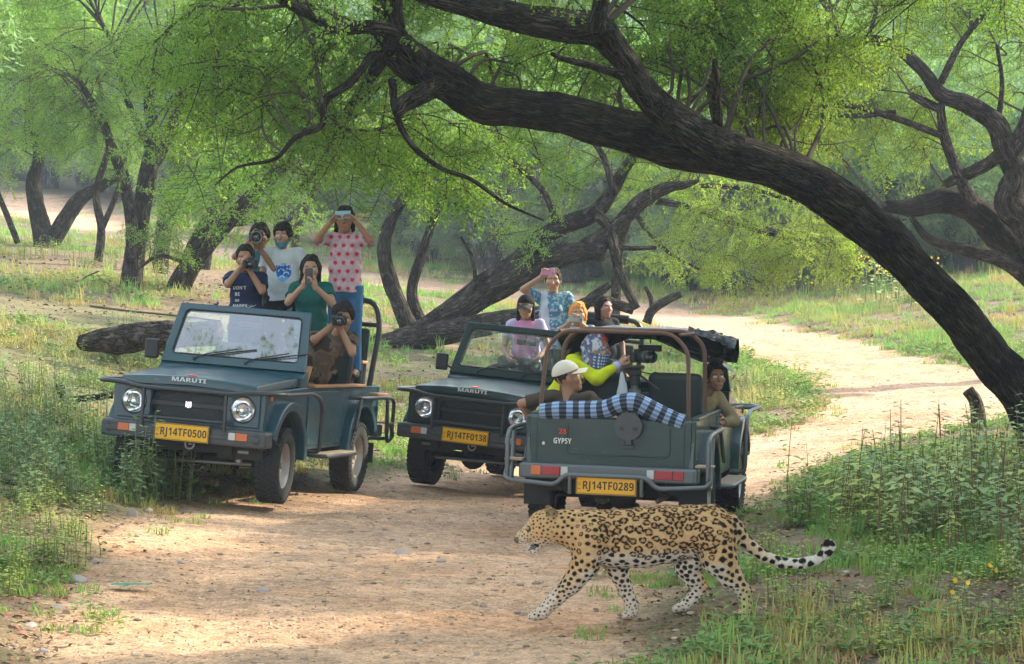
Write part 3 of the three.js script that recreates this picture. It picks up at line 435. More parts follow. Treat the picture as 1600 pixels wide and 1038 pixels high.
{ // grass and small ground herbs: nobody could count them
  const R = RNG(404), tufts = [tuft(1, 16, .10, .07, .6), tuft(2, 22, .055, .09, .9), tuft(3, 10, .20, .06, .35)], per = [[], [], []], herbs = [], litter = [], q0 = new THREE.Quaternion();
  const herb = (() => { const r = RNG(9), pos = [], idx = []; for (let i = 0; i < 12; i++) { const a = i * 2.4, l = .03 + .03 * r(), y = .02 + .12 * r() * (i / 12), d = V3(Math.cos(a), .25 + .4 * r(), Math.sin(a)).normalize(), s = V3(-Math.sin(a), 0, Math.cos(a)), p = V3(d.x * .02, y, d.z * .02), b = pos.length / 3; for (const v of [p, p.clone().addScaledVector(d, l * .55).addScaledVector(s, l * .32), p.clone().addScaledVector(d, l).add(V3(0, -.012, 0)), p.clone().addScaledVector(d, l * .55).addScaledVector(s, -l * .32)]) pos.push(v.x, v.y, v.z); idx.push(b, b + 1, b + 2, b, b + 2, b + 3); } const g = new THREE.BufferGeometry(); g.setAttribute('position', new THREE.Float32BufferAttribute(pos, 3)); g.setIndex(idx); g.computeVertexNormals(); return g; })();
  for (let i = 0; i < 90000; i++) {
    const d = 13.2 * Math.exp(R() * Math.log(90 / 13.2)), x = (R() * 2 - 1) * (W / 2 / FPX * d * 1.12 + .8), z = -d, rd = roadEdge(x, z), t = R(), kind = R();
    if (rd > .10 && !(rd < .4 && t < .05)) { if (t < .02 && d < 30) litter.push({ p: V3(x, groundY(x, z, rd) + .005, z), q: new THREE.Quaternion().setFromEuler(new THREE.Euler((R() - .5) * .6, R() * 6.28, (R() - .5) * .6)), s: .25 + .5 * R(), c: [.5 + .6 * R(), .5 + .5 * R(), .5 + .4 * R()] }); continue; }
    const px = W / 2 + x / d * FPX, n = fbm(x * .55, z * .55, 21, 3), n2 = fbm(x * 2.2, z * 2.2, 33, 2), bank = px < 420 && d > 26 ? sstep(.46, .60, n) : 1; // bare litter-strewn patches on the bank
    let dens = .62 * sstep(.40, .62, n * .5 + n2 * .5) * bank * (rd > -.35 ? .3 : 1); if (d > 30 && px > 1080) dens = Math.max(dens, .55 * sstep(.3, .5, n2)); if (d < 20 && px > 1000) dens *= .8;
    const y = groundY(x, z, rd), far = Math.sqrt(Math.max(1, d / 22)), p = V3(x, y, z), turn = new THREE.Quaternion().setFromAxisAngle(Yup, R() * 6.28);
    if (t > dens) { if (kind < .35 && d < 50) litter.push({ p: p.clone().add(V3(0, .006, 0)), q: new THREE.Quaternion().setFromEuler(new THREE.Euler((R() - .5) * .9, R() * 6.28, (R() - .5) * .9)), s: (.5 + R()) * far, c: [.7 + .6 * R(), .7 + .5 * R(), .7 + .4 * R()] }); continue; }
    const dry = clamp(sstep(.45, .7, fbm(x * .4, z * .4, 51, 3)) + (px < 500 ? .18 : 0) + (R() - .5) * .5), c = [lerp(.75, 1.35, dry), lerp(1.0, .95, dry), lerp(.8, 1.2, dry)].map(v => v * (.8 + .4 * R()));
    if (kind < .30 && d < 45) herbs.push({ p, q: turn, s: (.7 + 1.1 * R()) * far, c: [.7 + .5 * R(), .85 + .3 * R(), .7 + .4 * R()] });
    else per[kind < .64 || rd > -.4 ? 1 : kind < .95 ? 0 : 2].push({ p, q: turn, s: V3(1.1, .8 + .6 * R(), 1.1).multiplyScalar(far), c });
  }
  tufts.forEach((g, i) => top(instanced('grass', g, grassMat, per[i]), 'grass', ['short mixed green and dry grass on the verges', 'low creeping grass on the verges', 'taller wispy grass blades among the verges'][i], 'grass', null, 'stuff'));
  top(instanced('undergrowth', herb, leafBroad(.20, .32, .07), herbs), 'undergrowth', 'small broad-leaved herbs scattered through the grass', 'herbs', null, 'stuff');
  const leafGeo = sheet((u, v) => V3((u - .5) * .05, .01 * Math.sin(u * 3) + .006 * Math.sin(v * 5), (v - .5) * .022 * Math.sin(Math.PI * (.1 + .8 * u))), 3, 1);
  top(instanced('litter', leafGeo, M(.24, .15, .085, .9), litter), 'litter', 'dry brown fallen leaves on the bare soil', 'leaf litter', null, 'stuff');
  const peb = new THREE.IcosahedronGeometry(.5, 1); { const a = peb.attributes.position; for (let i = 0; i < a.count; i++) { const v = V3(a.getX(i), a.getY(i), a.getZ(i)), k = .75 + .5 * noise3(v.x * 3 + 5, v.y * 3 + 5, v.z * 3 + 5); a.setXYZ(i, v.x * k, v.y * k * .6, v.z * k); } peb.computeVertexNormals(); }
  const pebbles = []; for (let i = 0; i < 9000; i++) { const d = 13.2 * Math.exp(R() * Math.log(40 / 13.2)), x = (R() * 2 - 1) * (W / 2 / FPX * d * 1.1 + .5), z = -d, rd = roadEdge(x, z); if (rd < -1.2 && R() < .7) continue; const s = .004 + .020 * Math.pow(R(), 6) + .005 * R(); pebbles.push({ p: V3(x, groundY(x, z, rd) + s * .1, z), q: new THREE.Quaternion().setFromEuler(new THREE.Euler(0, R() * 6.28, 0)), s: V3(s * 2, s * 1.4, s * 2), c: (k => [k, k * (.92 + .1 * R()), k * (.86 + .16 * R())])(.35 + .9 * R()) }); }
  top(instanced('gravel', peb, M(.40, .31, .245, .95), pebbles), 'gravel', 'small pebbles and grit loose on the dirt track', 'gravel', null, 'stuff');
}
// weeds: each a stem (or a few) with broad leaves
function weed(seed, h, nl, size, stems, o = {}) {
  const R = RNG(seed), st = [], pos = [], idx = [], lean = () => (R() - .5) * .28;
  const leaf = (p, d, l) => { const s = V3(-d.z, 0, d.x).normalize(), b = pos.length / 3, w = l * .36, dn = V3(0, -l * .18, 0); for (const q of [p, p.clone().addScaledVector(d, l * .35).addScaledVector(s, w).add(V3(0, l * .06, 0)), p.clone().addScaledVector(d, l * .4).add(V3(0, -l * .03, 0)), p.clone().addScaledVector(d, l * .35).addScaledVector(s, -w).add(V3(0, l * .06, 0)), p.clone().addScaledVector(d, l).add(dn)]) pos.push(q.x, q.y, q.z); idx.push(b, b + 1, b + 2, b, b + 2, b + 3, b + 1, b + 4, b + 2, b + 2, b + 4, b + 3); };
  for (let k = 0; k < stems; k++) {
    const a = R() * 6.28, r = .07 * Math.sqrt(k), H = h * (.7 + .45 * R()), pts = [V3(Math.cos(a) * r, -.05, Math.sin(a) * r)]; const e = V3(Math.cos(a) * r + lean() * H, H, Math.sin(a) * r + lean() * H); pts.push(pts[0].clone().lerp(e, .5).add(V3(lean() * .12, 0, lean() * .12)), e);
    st.push(tube(pts, [.006, .0045, .002], 4, { sub: 2, open: true })); const c = new THREE.CatmullRomCurve3(pts);
    for (let i = 0; i < nl; i++) { const t = lerp(o.low ?? .25, 1, Math.pow((i + R() * .7) / nl, o.top ?? .8)), b = i * 2.4 + R(), d = V3(Math.cos(b), .35 - .5 * R(), Math.sin(b)).normalize(); leaf(c.getPoint(t).addScaledVector(d, .02), d, size * (.55 + .7 * R()) * (1.15 - .45 * t)); }
  }
  const g = new THREE.BufferGeometry(); g.setAttribute('position', new THREE.Float32BufferAttribute(pos, 3)); g.setIndex(idx); g.computeVertexNormals(); return { stem: join(st), foliage: g };
}
const stemMat = M(.22, .15, .085, .85), greenStem = M(.16, .2, .07, .85);
const weedKinds = [
  { n: 'tall_weed', c: 'weed', g: 'tall weeds on the verge under the arching tree', l: 'tall brown-stalked weed with drooping green leaves in the thick patch', m: leafBroad(.36, .46, .16), s: stemMat, v: [weed(1, .58, 20, .095, 2, { low: .4 }), weed(2, .74, 18, .085, 1, { low: .4 }), weed(3, .50, 13, .105, 2, { low: .3 })] },
  { n: 'bushy_weed', c: 'weed', g: 'leafy weeds beside the teal jeep', l: 'dark bushy weed with round leaves beside the teal jeep', m: leafBroad(.18, .28, .09), s: greenStem, v: [weed(4, .42, 18, .075, 4, { low: .15 }), weed(5, .55, 20, .08, 4, { low: .15 }), weed(6, .32, 14, .07, 4, { low: .1 })] },
  { n: 'yellow_green_weed', c: 'weed', g: 'bright yellow green weeds on the verges', l: 'bright yellow green low weed on the grassy verge', m: leafBroad(.38, .46, .06), s: greenStem, v: [weed(7, .28, 13, .06, 3, { low: .15 }), weed(8, .22, 14, .055, 4, { low: .1 })] },
];
for (const k of weedKinds) k.proto = k.v.flatMap((v, i) => [[1, 1, 1], [1.25, 1.1, .8], [.75, .85, 1]].map(t => { const m = k.m.clone(); m.color.setRGB(k.m.color.r * t[0], k.m.color.g * t[1], k.m.color.b * t[2]); return [v, m]; })).map(([v, m]) => { const g = new THREE.Group(); tag(mesh('stem', v.stem, k.s, g), null, null, null, 'stuff'); mesh('foliage', v.foliage, m, g); return g; });
const RW = RNG(909);
function plantWeed(ki, p, s) { const k = weedKinds[ki], g = k.proto[Math.floor(RW() * k.proto.length)].clone(); g.name = numbered(k.n); tag(g, k.l, k.c, k.g); g.position.copy(p); g.rotation.y = RW() * 6.28; g.scale.setScalar(s); scene.add(g); return g; }
function weedsIn(ki, n, quad, s0, s1) { // quad: pixel outline of where they root
  const inside = (x, y) => { let c = false; for (let i = 0, j = quad.length - 1; i < quad.length; j = i++) { const [ax, ay] = quad[i], [bx, by] = quad[j]; if ((ay > y) !== (by > y) && x < (bx - ax) * (y - ay) / (by - ay) + ax) c = !c; } return c; };
  const xs = quad.map(q => q[0]), ys = quad.map(q => q[1]); let left = n;
  for (let t = 0; t < n * 40 && left; t++) { const x = lerp(Math.min(...xs), Math.max(...xs), RW()), y = lerp(Math.min(...ys), Math.max(...ys), RW()); if (!inside(x, y)) continue; const p = onGround(x, y); p.y = groundY(p.x, p.z) - .01; if (roadEdge(p.x, p.z) > .05) continue; plantWeed(ki, p, lerp(s0, s1, RW())); left--; }
}
weedsIn(0, 170, [[1215, 835], [1250, 800], [1340, 775], [1450, 755], [1560, 735], [1680, 700], [1680, 900], [1560, 900], [1420, 875], [1300, 850]], .7, 1.55);
weedsIn(0, 26, [[1560, 880], [1690, 870], [1690, 1030], [1600, 1000]], .6, .9);
weedsIn(2, 46, [[1180, 870], [1300, 850], [1620, 900], [1640, 1050], [1380, 1080], [1200, 960]], .6, 1.1);
weedsIn(1, 120, [[-30, 720], [60, 660], [160, 655], [205, 700], [285, 720], [275, 775], [190, 790], [120, 790], [-30, 830]], .6, 1.05);
weedsIn(1, 30, [[185, 735], [255, 738], [292, 768], [280, 788], [200, 795]], .95, 1.35);
weedsIn(1, 40, [[-20, 600], [120, 600], [160, 640], [150, 680], [-20, 700]], .6, .95);
weedsIn(2, 46, [[-30, 790], [120, 780], [185, 790], [180, 850], [90, 900], [-30, 960]], .6, 1.0);
weedsIn(2, 26, [[30, 560], [180, 570], [190, 620], [40, 640]], .6, .9); weedsIn(2, 24, [[570, 640], [640, 600], [650, 700], [600, 735]], .7, 1.1);
weedsIn(2, 22, [[1140, 590], [1220, 600], [1250, 640], [1180, 655]], .7, 1.2); weedsIn(2, 26, [[0, 400], [300, 400], [300, 445], [0, 430]], 1.0, 1.8); weedsIn(1, 30, [[150, 560], [240, 555], [240, 585], [160, 590]], .7, 1.1);
{ // plants with yellow flowers
  const petal = (() => { const l = []; for (let i = 0; i < 9; i++) { const a = i / 9 * 6.28, g = sheet((u, v) => V3((u - .5) * .016 * Math.sin(Math.PI * (.15 + .75 * v)), .004 * v, .008 + .024 * v), 1, 3); g.rotateY(a); l.push(g); } l.push(new THREE.SphereGeometry(.009, 8, 6).scale(1, .6, 1)); return join(l); })(), yellow = M(.80, .48, .02, .6), rf = RNG(31);
  const flower = (px, py, s, n, label) => { const g = thing('flowering_plant', label, 'plant', 'plants with yellow flowers', onGround(px, py)), v = weed(20 + Math.round(px), .42, 14, .08, 4, { low: .15 }); mesh('stem', v.stem, greenStem, g); mesh('foliage', v.foliage, weedKinds[0].m, g); for (let i = 0; i < n; i++) { const f = mesh('flower', petal.clone().rotateX(.9 + rf() * .6).rotateY((rf() - .5) * 2), yellow, g); f.position.set((rf() - .5) * .32, .30 + .16 * rf(), (rf() - .5) * .3); f.scale.setScalar(s > 1 ? .36 : .62); } g.scale.setScalar(s); };
  flower(1480, 1005, .85, 3, 'leafy plant with a few yellow flowers in the grass behind the leopard'); flower(1530, 985, .9, 3, 'leafy plant with a few yellow flowers in the grass behind the leopard');
  for (const [x, y] of [[1370, 478], [1395, 480], [1420, 478], [1405, 474], [1440, 481]]) flower(x, y, 2.4, 22, 'large bush of pale leaves and yellow flowers across the track');
}
function stone(px, py, w, h, tone, label) {
  const p = onGround(px, py), d = -p.z, sx = px2m(w, d) / 2, sy = px2m(h, d), g = new THREE.IcosahedronGeometry(1, 3), a = g.attributes.position, s = px * 3.7 + py;
  for (let i = 0; i < a.count; i++) { const v = V3(a.getX(i), a.getY(i), a.getZ(i)); let k = .72 + .5 * noise3(v.x * 1.3 + s, v.y * 1.3, v.z * 1.3) + .12 * noise3(v.x * 5 + s, v.y * 5, v.z * 5); v.multiplyScalar(k); for (const n of [[.6, .7, .3], [-.7, .5, .4], [.1, .9, -.5], [.8, .1, .6], [-.5, .3, .8]]) { const m = V3(...n).normalize(), e = v.dot(m) - .62; if (e > 0) v.addScaledVector(m, -e * .85); } a.setXYZ(i, v.x * sx, v.y * sy * .8, v.z * sx * .8); }
  g.computeVertexNormals(); const m = mesh('stone', g, M(...tone, .95)); m.position.copy(p); m.position.y = groundY(p.x, p.z) + sy * .12; m.rotation.y = s; top(m, 'stone', label, 'stone', 'loose stones on the track and its edges');
}
const flat = 'flat pale stone half sunk in the dirt track', chip = 'small brown grey stone lying on the dirt track', verge = 'whitish stone on the littered edge of the track below the weeds';
for (const [x, y, w, h] of [[630, 862, 34, 12], [688, 876, 18, 8], [472, 853, 16, 6], [410, 920, 34, 7], [282, 878, 16, 6]]) stone(x, y, w, h, [.36, .30, .27], flat);
for (const [x, y, w, h] of [[754, 940, 16, 9], [706, 970, 8, 6], [548, 828, 9, 5], [600, 825, 8, 5], [560, 866, 12, 6], [640, 800, 10, 5], [838, 905, 16, 6], [820, 955, 24, 8], [465, 774, 10, 6]]) stone(x, y, w, h, [.28, .21, .17], chip);
for (const [x, y, w, h] of [[120, 905, 34, 14], [150, 877, 26, 9], [66, 1012, 22, 11], [46, 975, 30, 8], [208, 802, 20, 17], [232, 798, 16, 9], [30, 922, 20, 9], [88, 945, 30, 7], [212, 784, 18, 9]]) stone(x, y, w, h, [.36, .31, .28], verge);
stone(1212, 1010, 30, 10, [.50, .45, .42], 'flat white stone in the grass under the leopard tail'); stone(1165, 1005, 20, 8, [.42, .35, .32], 'brown stone in the grass beside the flat white one'); stone(1190, 795, 20, 5, [.40, .36, .34], 'flat grey stone beside the alloy wheel of the jeep with hoops');
stone(1290, 792, 12, 6, [.4, .36, .3], 'small grey stone among the weeds'); 
// dead wood
const wood = (name, label, list, o = {}) => { const m = mesh(name, list.map(l => tube(l.p, l.r, 12, { sub: 6, rough: .3, ridge: .2 })), o.mat || bark); top(m, name, label, o.cat || 'branch', o.group); return m; };
wood('fallen_log', 'thick dark log lying on the bank behind the teal jeep', [path([31.5, 30.5], [[128, 536, 12], [165, 532, 20], [215, 527, 25], [280, 521, 22], [340, 520, 18]])], { cat: 'log' });
wood('broken_branch', 'broken dead branch with an upright stub beside the bull bar of the teal jeep', [path(26.3, [[176, 618, 5.5], [140, 622, 5], [108, 625, 5.5], [96, 622, 6]]), path(26.3, [[98, 628, 6], [95, 612, 6.5], [92, 600, 6]]), path(26.3, [[116, 626, 2.5], [117, 650, 2.5], [115, 668, 2]])], {});
wood('cut_stump', 'curved cut stump rising from the weeds beside the arching trunk', [path([28.5, 28.5], [[1530, 668, 11], [1527, 640, 10], [1522, 624, 9.5], [1512, 610, 9.5]])], { cat: 'stump', mat: barkGrey });
for (const [d, l] of [[33, [[0, 515, 1.6], [40, 516, 1.8], [95, 513, 1.5]]], [40, [[140, 462, 1.6], [200, 458, 1.6], [300, 460, 1.6], [345, 464, 1.3]]], [20.4, [[-20, 945, 4], [20, 944, 4.5], [68, 946, 3]]], [20.8, [[95, 889, 3], [125, 888, 2.6], [165, 891, 1.2]]], [44, [[120, 462, 1.2], [135, 450, 1.2], [155, 438, .9]]]]) {
  const w = path(d, l); w.p.forEach((p, i) => { p.y = groundY(p.x, p.z) + w.r[i] + (l[2][1] < l[0][1] - 15 ? i * .12 : .01); }); wood('fallen_stick', 'thin dry stick lying on the littered bank', [w], { group: 'dry sticks on the bank', mat: twigMat });
}
{ const p = onGround(205, 918), m = mesh('scrap', sheet((u, v) => V3((u - .5) * .26, .012 + .02 * fbm(u * 7, v * 5, 3), (v - .5) * .10 * (.5 + fbm(u * 5, 1, 2))), 16, 6), M(.03, .19, .11, .7)); m.position.copy(p); top(m, 'plastic_scrap', 'crumpled scrap of green plastic on the dirt track', 'litter scrap'); }

// ---------- safari jeeps (x = their left, y up, z forward from the rear axle) ----------
const font = await new FontLoader().loadAsync('fonts/droid/droid_sans_bold.typeface.json');
function letters(s, size, depth = .004) { const g = new TextGeometry(s, { font, size, depth, curveSegments: 4, bevelEnabled: false }); g.computeBoundingBox(); const b = g.boundingBox; g.translate(-(b.min.x + b.max.x) / 2, -(b.min.y + b.max.y) / 2, 0); return g; }
function mirror(g) { g = Array.isArray(g) ? join(g) : g.clone(); g.scale(-1, 1, 1); if (g.index) { const a = g.index.array; for (let i = 0; i < a.length; i += 3) { const t = a[i]; a[i] = a[i + 1]; a[i + 1] = t; } } else for (const k of Object.keys(g.attributes)) { const at = g.attributes[k], n = at.itemSize, a = at.array; for (let i = 0; i < a.length; i += 3 * n) for (let q = 0; q < n; q++) { const t = a[i + q]; a[i + q] = a[i + n + q]; a[i + n + q] = t; } } return g; }
const toSide = g => g.rotateY(-Math.PI / 2); // shape x -> z, extrusion -> -x
function paint(c, seed, dusty) {
  const t = tile(512, (x, y) => { const d = clamp((tfbm(x, y, 5, 5, seed) - .42) * 2.2) * dusty + Math.max(0, tnoise(x, y, 160, seed + 9) - .72) * dusty * 1.2, s = sstep(.80, .83, tfbm(x * 1, y * 1, 24, 3, seed + 4)) * .4; return [0, 1, 2].map(k => lerp(lerp(c[k], [.50, .47, .43][k], d * .55), [.42, .46, .46][k], s)); });
  t.repeat.set(.8, .8);
  const r = tile(256, (x, y) => .34 + .42 * tfbm(x, y, 6, 4, seed) * (.6 + dusty), false);
  return M(1, 1, 1, 1, { map: t, roughnessMap: r, clearcoat: .5, clearcoatRoughness: .15 });
}
const JM = {
  black: M(.018, .019, .02, .45), rubber: M(.022, .022, .022, .85), dustRubber: M(.055, .05, .045, .95), glassDark: M(.02, .02, .02, .1), steel: M(.30, .29, .28, .45, { metalness: .7 }), chrome: M(.75, .76, .78, .12, { metalness: 1 }), alloy: M(.48, .46, .43, .4, { metalness: .75 }),
  rust: M(.115, .062, .042, .8), guard: M(.03, .034, .036, .38), guardGrey: M(.12, .135, .14, .4, { metalness: .4 }), bumper: M(.05, .055, .06, .5), bumperGrey: M(.11, .125, .135, .42, { metalness: .3 }), wood: M(.42, .19, .07, .6), plywood: M(.34, .26, .18, .8), under: M(.03, .027, .025, .9), vinyl: M(.025, .035, .034, .6), seat: M(.03, .04, .04, .7),
  glass: M(.86, .9, .92, .03, { transmission: .93, ior: 2.2, thickness: 0 }), lens: M(.95, .97, 1, .02, { transmission: .96, ior: 1.5, thickness: 0 }), orange: M(.55, .13, .03, .3), red: M(.33, .02, .025, .3), white: M(.48, .48, .48, .3), letter: M(.62, .63, .62, .4), redMark: M(.6, .04, .03, .5), tarp: M(.02, .024, .028, .32), foam: M(.02, .02, .021, .9),
};
function plateTex(txt) {
  const c = document.createElement('canvas'); c.width = 512; c.height = 150; const g = c.getContext('2d');
  g.fillStyle = '#e0a800'; g.fillRect(0, 0, 512, 150); g.strokeStyle = '#3a2c08'; g.lineWidth = 5; g.strokeRect(6, 6, 500, 138);
  g.fillStyle = '#1c1812'; g.font = 'bold 15px sans-serif'; g.fillText('IND', 12, 110); g.beginPath(); g.arc(26, 66, 11, 0, 7); g.lineWidth = 3; g.stroke();
  g.font = 'bold 92px sans-serif'; const w = g.measureText(txt).width; g.save(); g.translate(50, 108); g.scale(446 / w, 1.06); g.fillText(txt, 0, 0); g.restore();
  const t = new THREE.CanvasTexture(c); t.colorSpace = THREE.SRGBColorSpace; return t;
}
const tyreGeo = (() => {
  const R = .338, w = .105, prof = [[.20, -.085], [.215, -.098], [.25, -.108], [.295, -.108], [.322, -.098], [.330, -.086], [.330, .086], [.322, .098], [.295, .108], [.25, .108], [.215, .098], [.20, .085]].map(([r, x]) => new THREE.Vector2(r, x));
  const g = new THREE.LatheGeometry(prof, 48); g.rotateZ(-Math.PI / 2);
  const list = [g], n = 40;
  for (let i = 0; i < n; i++) for (const [row, ry, off] of [[-.078, .25, 0], [-.026, -.35, .5], [.026, .35, 0], [.078, -.25, .5]]) {
    const b = box(.043, .02, .036, 0, 0, 0, 0, 0, ry, 0), a = (i + off) / n * Math.PI * 2; b.translate(row, R - .006, 0); b.rotateX(a); list.push(b);
  }
  for (let i = 0; i < n; i++) for (const s of [-1, 1]) { const b = box(.014, .03, .026); b.rotateZ(s * .55); b.translate(s * .101, .316, 0); b.rotateX((i + .25) / n * Math.PI * 2); list.push(b); }
  return join(list);
})();
const steelRim = (() => { const g = new THREE.LatheGeometry([[.0, .03], [.05, .035], [.06, .02], [.09, .015], [.12, .03], [.15, .028], [.165, .0], [.17, -.05], [.19, .05], [.20, .085], [.212, .092], [.215, .083]].map(([r, y]) => new THREE.Vector2(r, y)), 32); g.rotateZ(-Math.PI / 2); const l = [g, cyl(.028, .032, .05, 16, .045, 0, 0, 'x')]; for (let i = 0; i < 5; i++) { const a = i / 5 * Math.PI * 2; l.push(cyl(.011, .011, .03, 6, .03, Math.cos(a) * .075, Math.sin(a) * .075, 'x')); } return join(l); })();
const alloyRim = (() => { const barrel = new THREE.LatheGeometry([[.17, -.06], [.182, .03], [.195, .08], [.212, .092], [.215, .083]].map(([r, y]) => new THREE.Vector2(r, y)), 32); barrel.rotateZ(-Math.PI / 2); const disc = cyl(.185, .185, .012, 32, -.02, 0, 0, 'x'), l = [barrel, disc, cyl(.045, .055, .06, 20, .045, 0, 0, 'x')]; for (let i = 0; i < 5; i++) { const b = box(.035, .16, .062, .048, .115, 0, .01); b.rotateX(i / 5 * Math.PI * 2); l.push(b); } return join(l); })();
function ringShape(R, r, a0, a1) { const s = new THREE.Shape(); s.absarc(0, 0, R, a0, a1, false); s.absarc(0, 0, r, a1, a0, true); return s; }
function gypsy(k, o) {
  const g = thing('safari_jeep', o.label, 'jeep', 'open-topped safari jeeps on the dirt track'); g.applyMatrix4(JEEP[k]);
  const body = o.paint, both = (name, geo, mat, par = g) => { mesh(name, geo, mat, par); return mesh(name, mirror(geo), mat, par); };
  // side panels with both wheel arches
  const pts = [[2.90, .60], [2.915, .985], [1.84, 1.02], [1.72, 1.02], [-.71, 1.02], [-.73, .63], [-.52, .60]];
  for (let i = 0; i <= 14; i++) { const a = lerp(Math.PI * .86, 0, i / 14); pts.push([.47 * Math.cos(a), .385 + .45 * Math.sin(a)]); }
  pts.push([.50, .46], [1.84, .46]);
  for (let i = 0; i <= 14; i++) { const a = lerp(Math.PI * 1.02, .50, i / 14); pts.push([2.375 + .47 * Math.cos(a), .385 + .45 * Math.sin(a)]); }
  const side = toSide(extrude(pts, .035, .006)).translate(.70, 0, 0); both('side_panel', side, body);
  both('door', toSide(extrude([[1.70, .50], [1.70, .985], [.72, .985], [.60, .85], [.56, .62], [.62, .50]], .012, .004)).translate(.718, 0, 0), body);
  both('sill_strip', box(.02, .03, 1.32, .708, .565, 1.15, .008), body);
  both('rear_strip', box(.016, .022, .2, .709, .70, -.60, .006), body);
  // flared wheel arches, squared off at the outside like pressed steel
  for (const z of [2.375, 0]) {
    const f = toSide(extrude(ringShape(.515, .455, z ? .42 : .0, Math.PI * (z ? 1 : .86)), .085, .012, [], 20)).translate(.775, .385, z); both('wheel_arch', f, body);
    both('inner_arch', toSide(extrude(ringShape(.46, .445, 0, Math.PI), .42, 0)).translate(.68, .385, z), JM.under);
  }
  // front: fender tops, grille panel, headlights
  both('fender_top', sheet((u, v) => V3(lerp(.60, .715, u), lerp(.985, 1.03, v) - .012 * u * u, lerp(2.92, 1.84, v)), 4, 4), body);
  const fp = new THREE.Shape([[-.69, .60], [.69, .60], [.70, .985], [-.70, .985]].map(p => new THREE.Vector2(...p))), holes = [];
  for (const s of [-1, 1]) { const h = new THREE.Path(); h.absarc(s * .505, .825, .112, 0, Math.PI * 2, true); holes.push(h); }
  const gh = new THREE.Path(); gh.moveTo(-.355, .705); gh.lineTo(-.355, .945); gh.lineTo(.355, .945); gh.lineTo(.355, .705); gh.lineTo(-.355, .705); holes.push(gh);
  mesh('front_panel', extrude(fp, .03, .008, holes, 24).translate(0, 0, 2.89), body, g);
  for (const s of [-1, 1]) {
    mesh('headlight_surround', (() => { const sh = new THREE.Shape(); const w = .145; sh.moveTo(-w, -w); sh.lineTo(w, -w); sh.lineTo(w, w); sh.lineTo(-w, w); const h = new THREE.Path(); h.absarc(0, 0, .116, 0, 7, true); return extrude(sh, .012, .01, [h], 24); })().translate(s * .505, .825, 2.925), o.surround || body, g);
    const hl = mesh('headlight', new THREE.SphereGeometry(.224, 28, 8, 0, Math.PI * 2, 0, .525).rotateX(Math.PI / 2).translate(s * .505, .825, 2.94 - .180), JM.lens, g);
    mesh('reflector', new THREE.LatheGeometry([[.012, -.075], [.055, -.062], [.09, -.03], [.110, .012]].map(p => new THREE.Vector2(...p)), 28).rotateX(Math.PI / 2).translate(s * .505, .825, 2.925), JM.chrome, hl);
    mesh('rim', new THREE.TorusGeometry(.113, .009, 8, 32).translate(s * .505, .825, 2.945), JM.black, hl);
    mesh('bulb', new THREE.SphereGeometry(.014, 10, 8).translate(s * .505, .825, 2.885), JM.white, hl);
    mesh('side_indicator', box(.012, .05, .06, s * .712, .945, 2.80, .005), JM.orange, g);
  }
  const gr = mesh('grille', [box(.72, .02, .03, 0, .70, 2.915, .006), box(.72, .02, .03, 0, .95, 2.915, .006), box(.02, .26, .03, -.36, .825, 2.915, .006), box(.02, .26, .03, .36, .825, 2.915, .006), box(.70, .045, .02, 0, .825, 2.92, .005), box(.7, .25, .01, 0, .825, 2.87)], o.grille || JM.black, g);
  { const wires = []; for (let row = 0; row < 2; row++) for (let i = -12; i <= 12; i++) for (const s of [-1, 1]) { const y0 = row ? .85 : .71, b = box(.005, .125, .005); b.rotateZ(s * .78); b.scale(1.0, 1, 1); b.translate(clamp(i * .0285, -.305, .305), y0 + .048, 2.905 + s * .003); wires.push(b); } mesh('wire_mesh', wires, JM.bumper, gr); }
  mesh('badge', [box(.05, .045, .008, 0, .825, 2.934, .003, 0, 0, Math.PI / 4), box(.012, .05, .01, -.02, .83, 2.936), box(.012, .05, .01, .02, .83, 2.936)], o.badge || JM.chrome, gr);
  // bonnet: crowned sheet folding down at the sides and the nose
  const hood = sheet((u, v) => {
    const U = [-.09, -.035, 0, .04, .2, .5, .8, .96, 1, 1.035, 1.09], V = [-.045, -.012, 0, .03, .3, .6, .9, 1];
    const uu = U[Math.round(u * 10)], vv = V[Math.round(v * 7)], half = lerp(.615, .655, clamp(vv)), x = (clamp(uu) * 2 - 1) * half, z = lerp(2.965, 1.86, clamp(vv)) + (vv < 0 ? .012 * Math.min(1, -vv / .012) : 0);
    const out = uu < 0 ? uu : uu > 1 ? uu - 1 : 0, dropS = Math.abs(out) > .05 ? .075 : Math.abs(out) > .001 ? .012 : 0, dropF = vv < -.02 ? .075 : vv < -.001 ? .014 : 0;
    return V3(x + Math.sign(out) * (Math.abs(out) > .001 ? .01 : 0), lerp(1.04, 1.115, Math.pow(clamp(vv), .8)) + .035 * (1 - (x / half) ** 2) - Math.max(dropS, dropF) - .0 * v, z);
  }, 10, 7); mesh('bonnet', hood, body, g);
  mesh('bonnet_crease', [box(.52, .010, .05, 0, 1.012, 2.945, .004)], JM.black, g);
  mesh('lettering', letters('MARUTI', .042, .006).scale(1.45, .85, 1).translate(0, 1.045, 2.976), JM.letter, g);
  mesh('red_emblem', cyl(.038, .038, .006, 18, 0, 0, 0, 'y').scale(1.2, 1, .7).rotateX(.12).translate(0, 1.086, 2.90), JM.redMark, g);
  both('bonnet_vent', [box(.006, .01, .06, .662, 1.045, 2.02), box(.006, .01, .06, .662, 1.025, 2.02)], JM.black);
  both('bonnet_latch', box(.018, .06, .03, .672, 1.01, 1.93, .006), JM.black);
  // scuttle and windscreen
  mesh('scuttle', extrude([[1.88, 1.0], [1.88, 1.115], [1.80, 1.165], [1.72, 1.165], [1.72, 1.0]], 1.38, .008).rotateY(-Math.PI / 2).translate(.69, 0, 0), body, g);
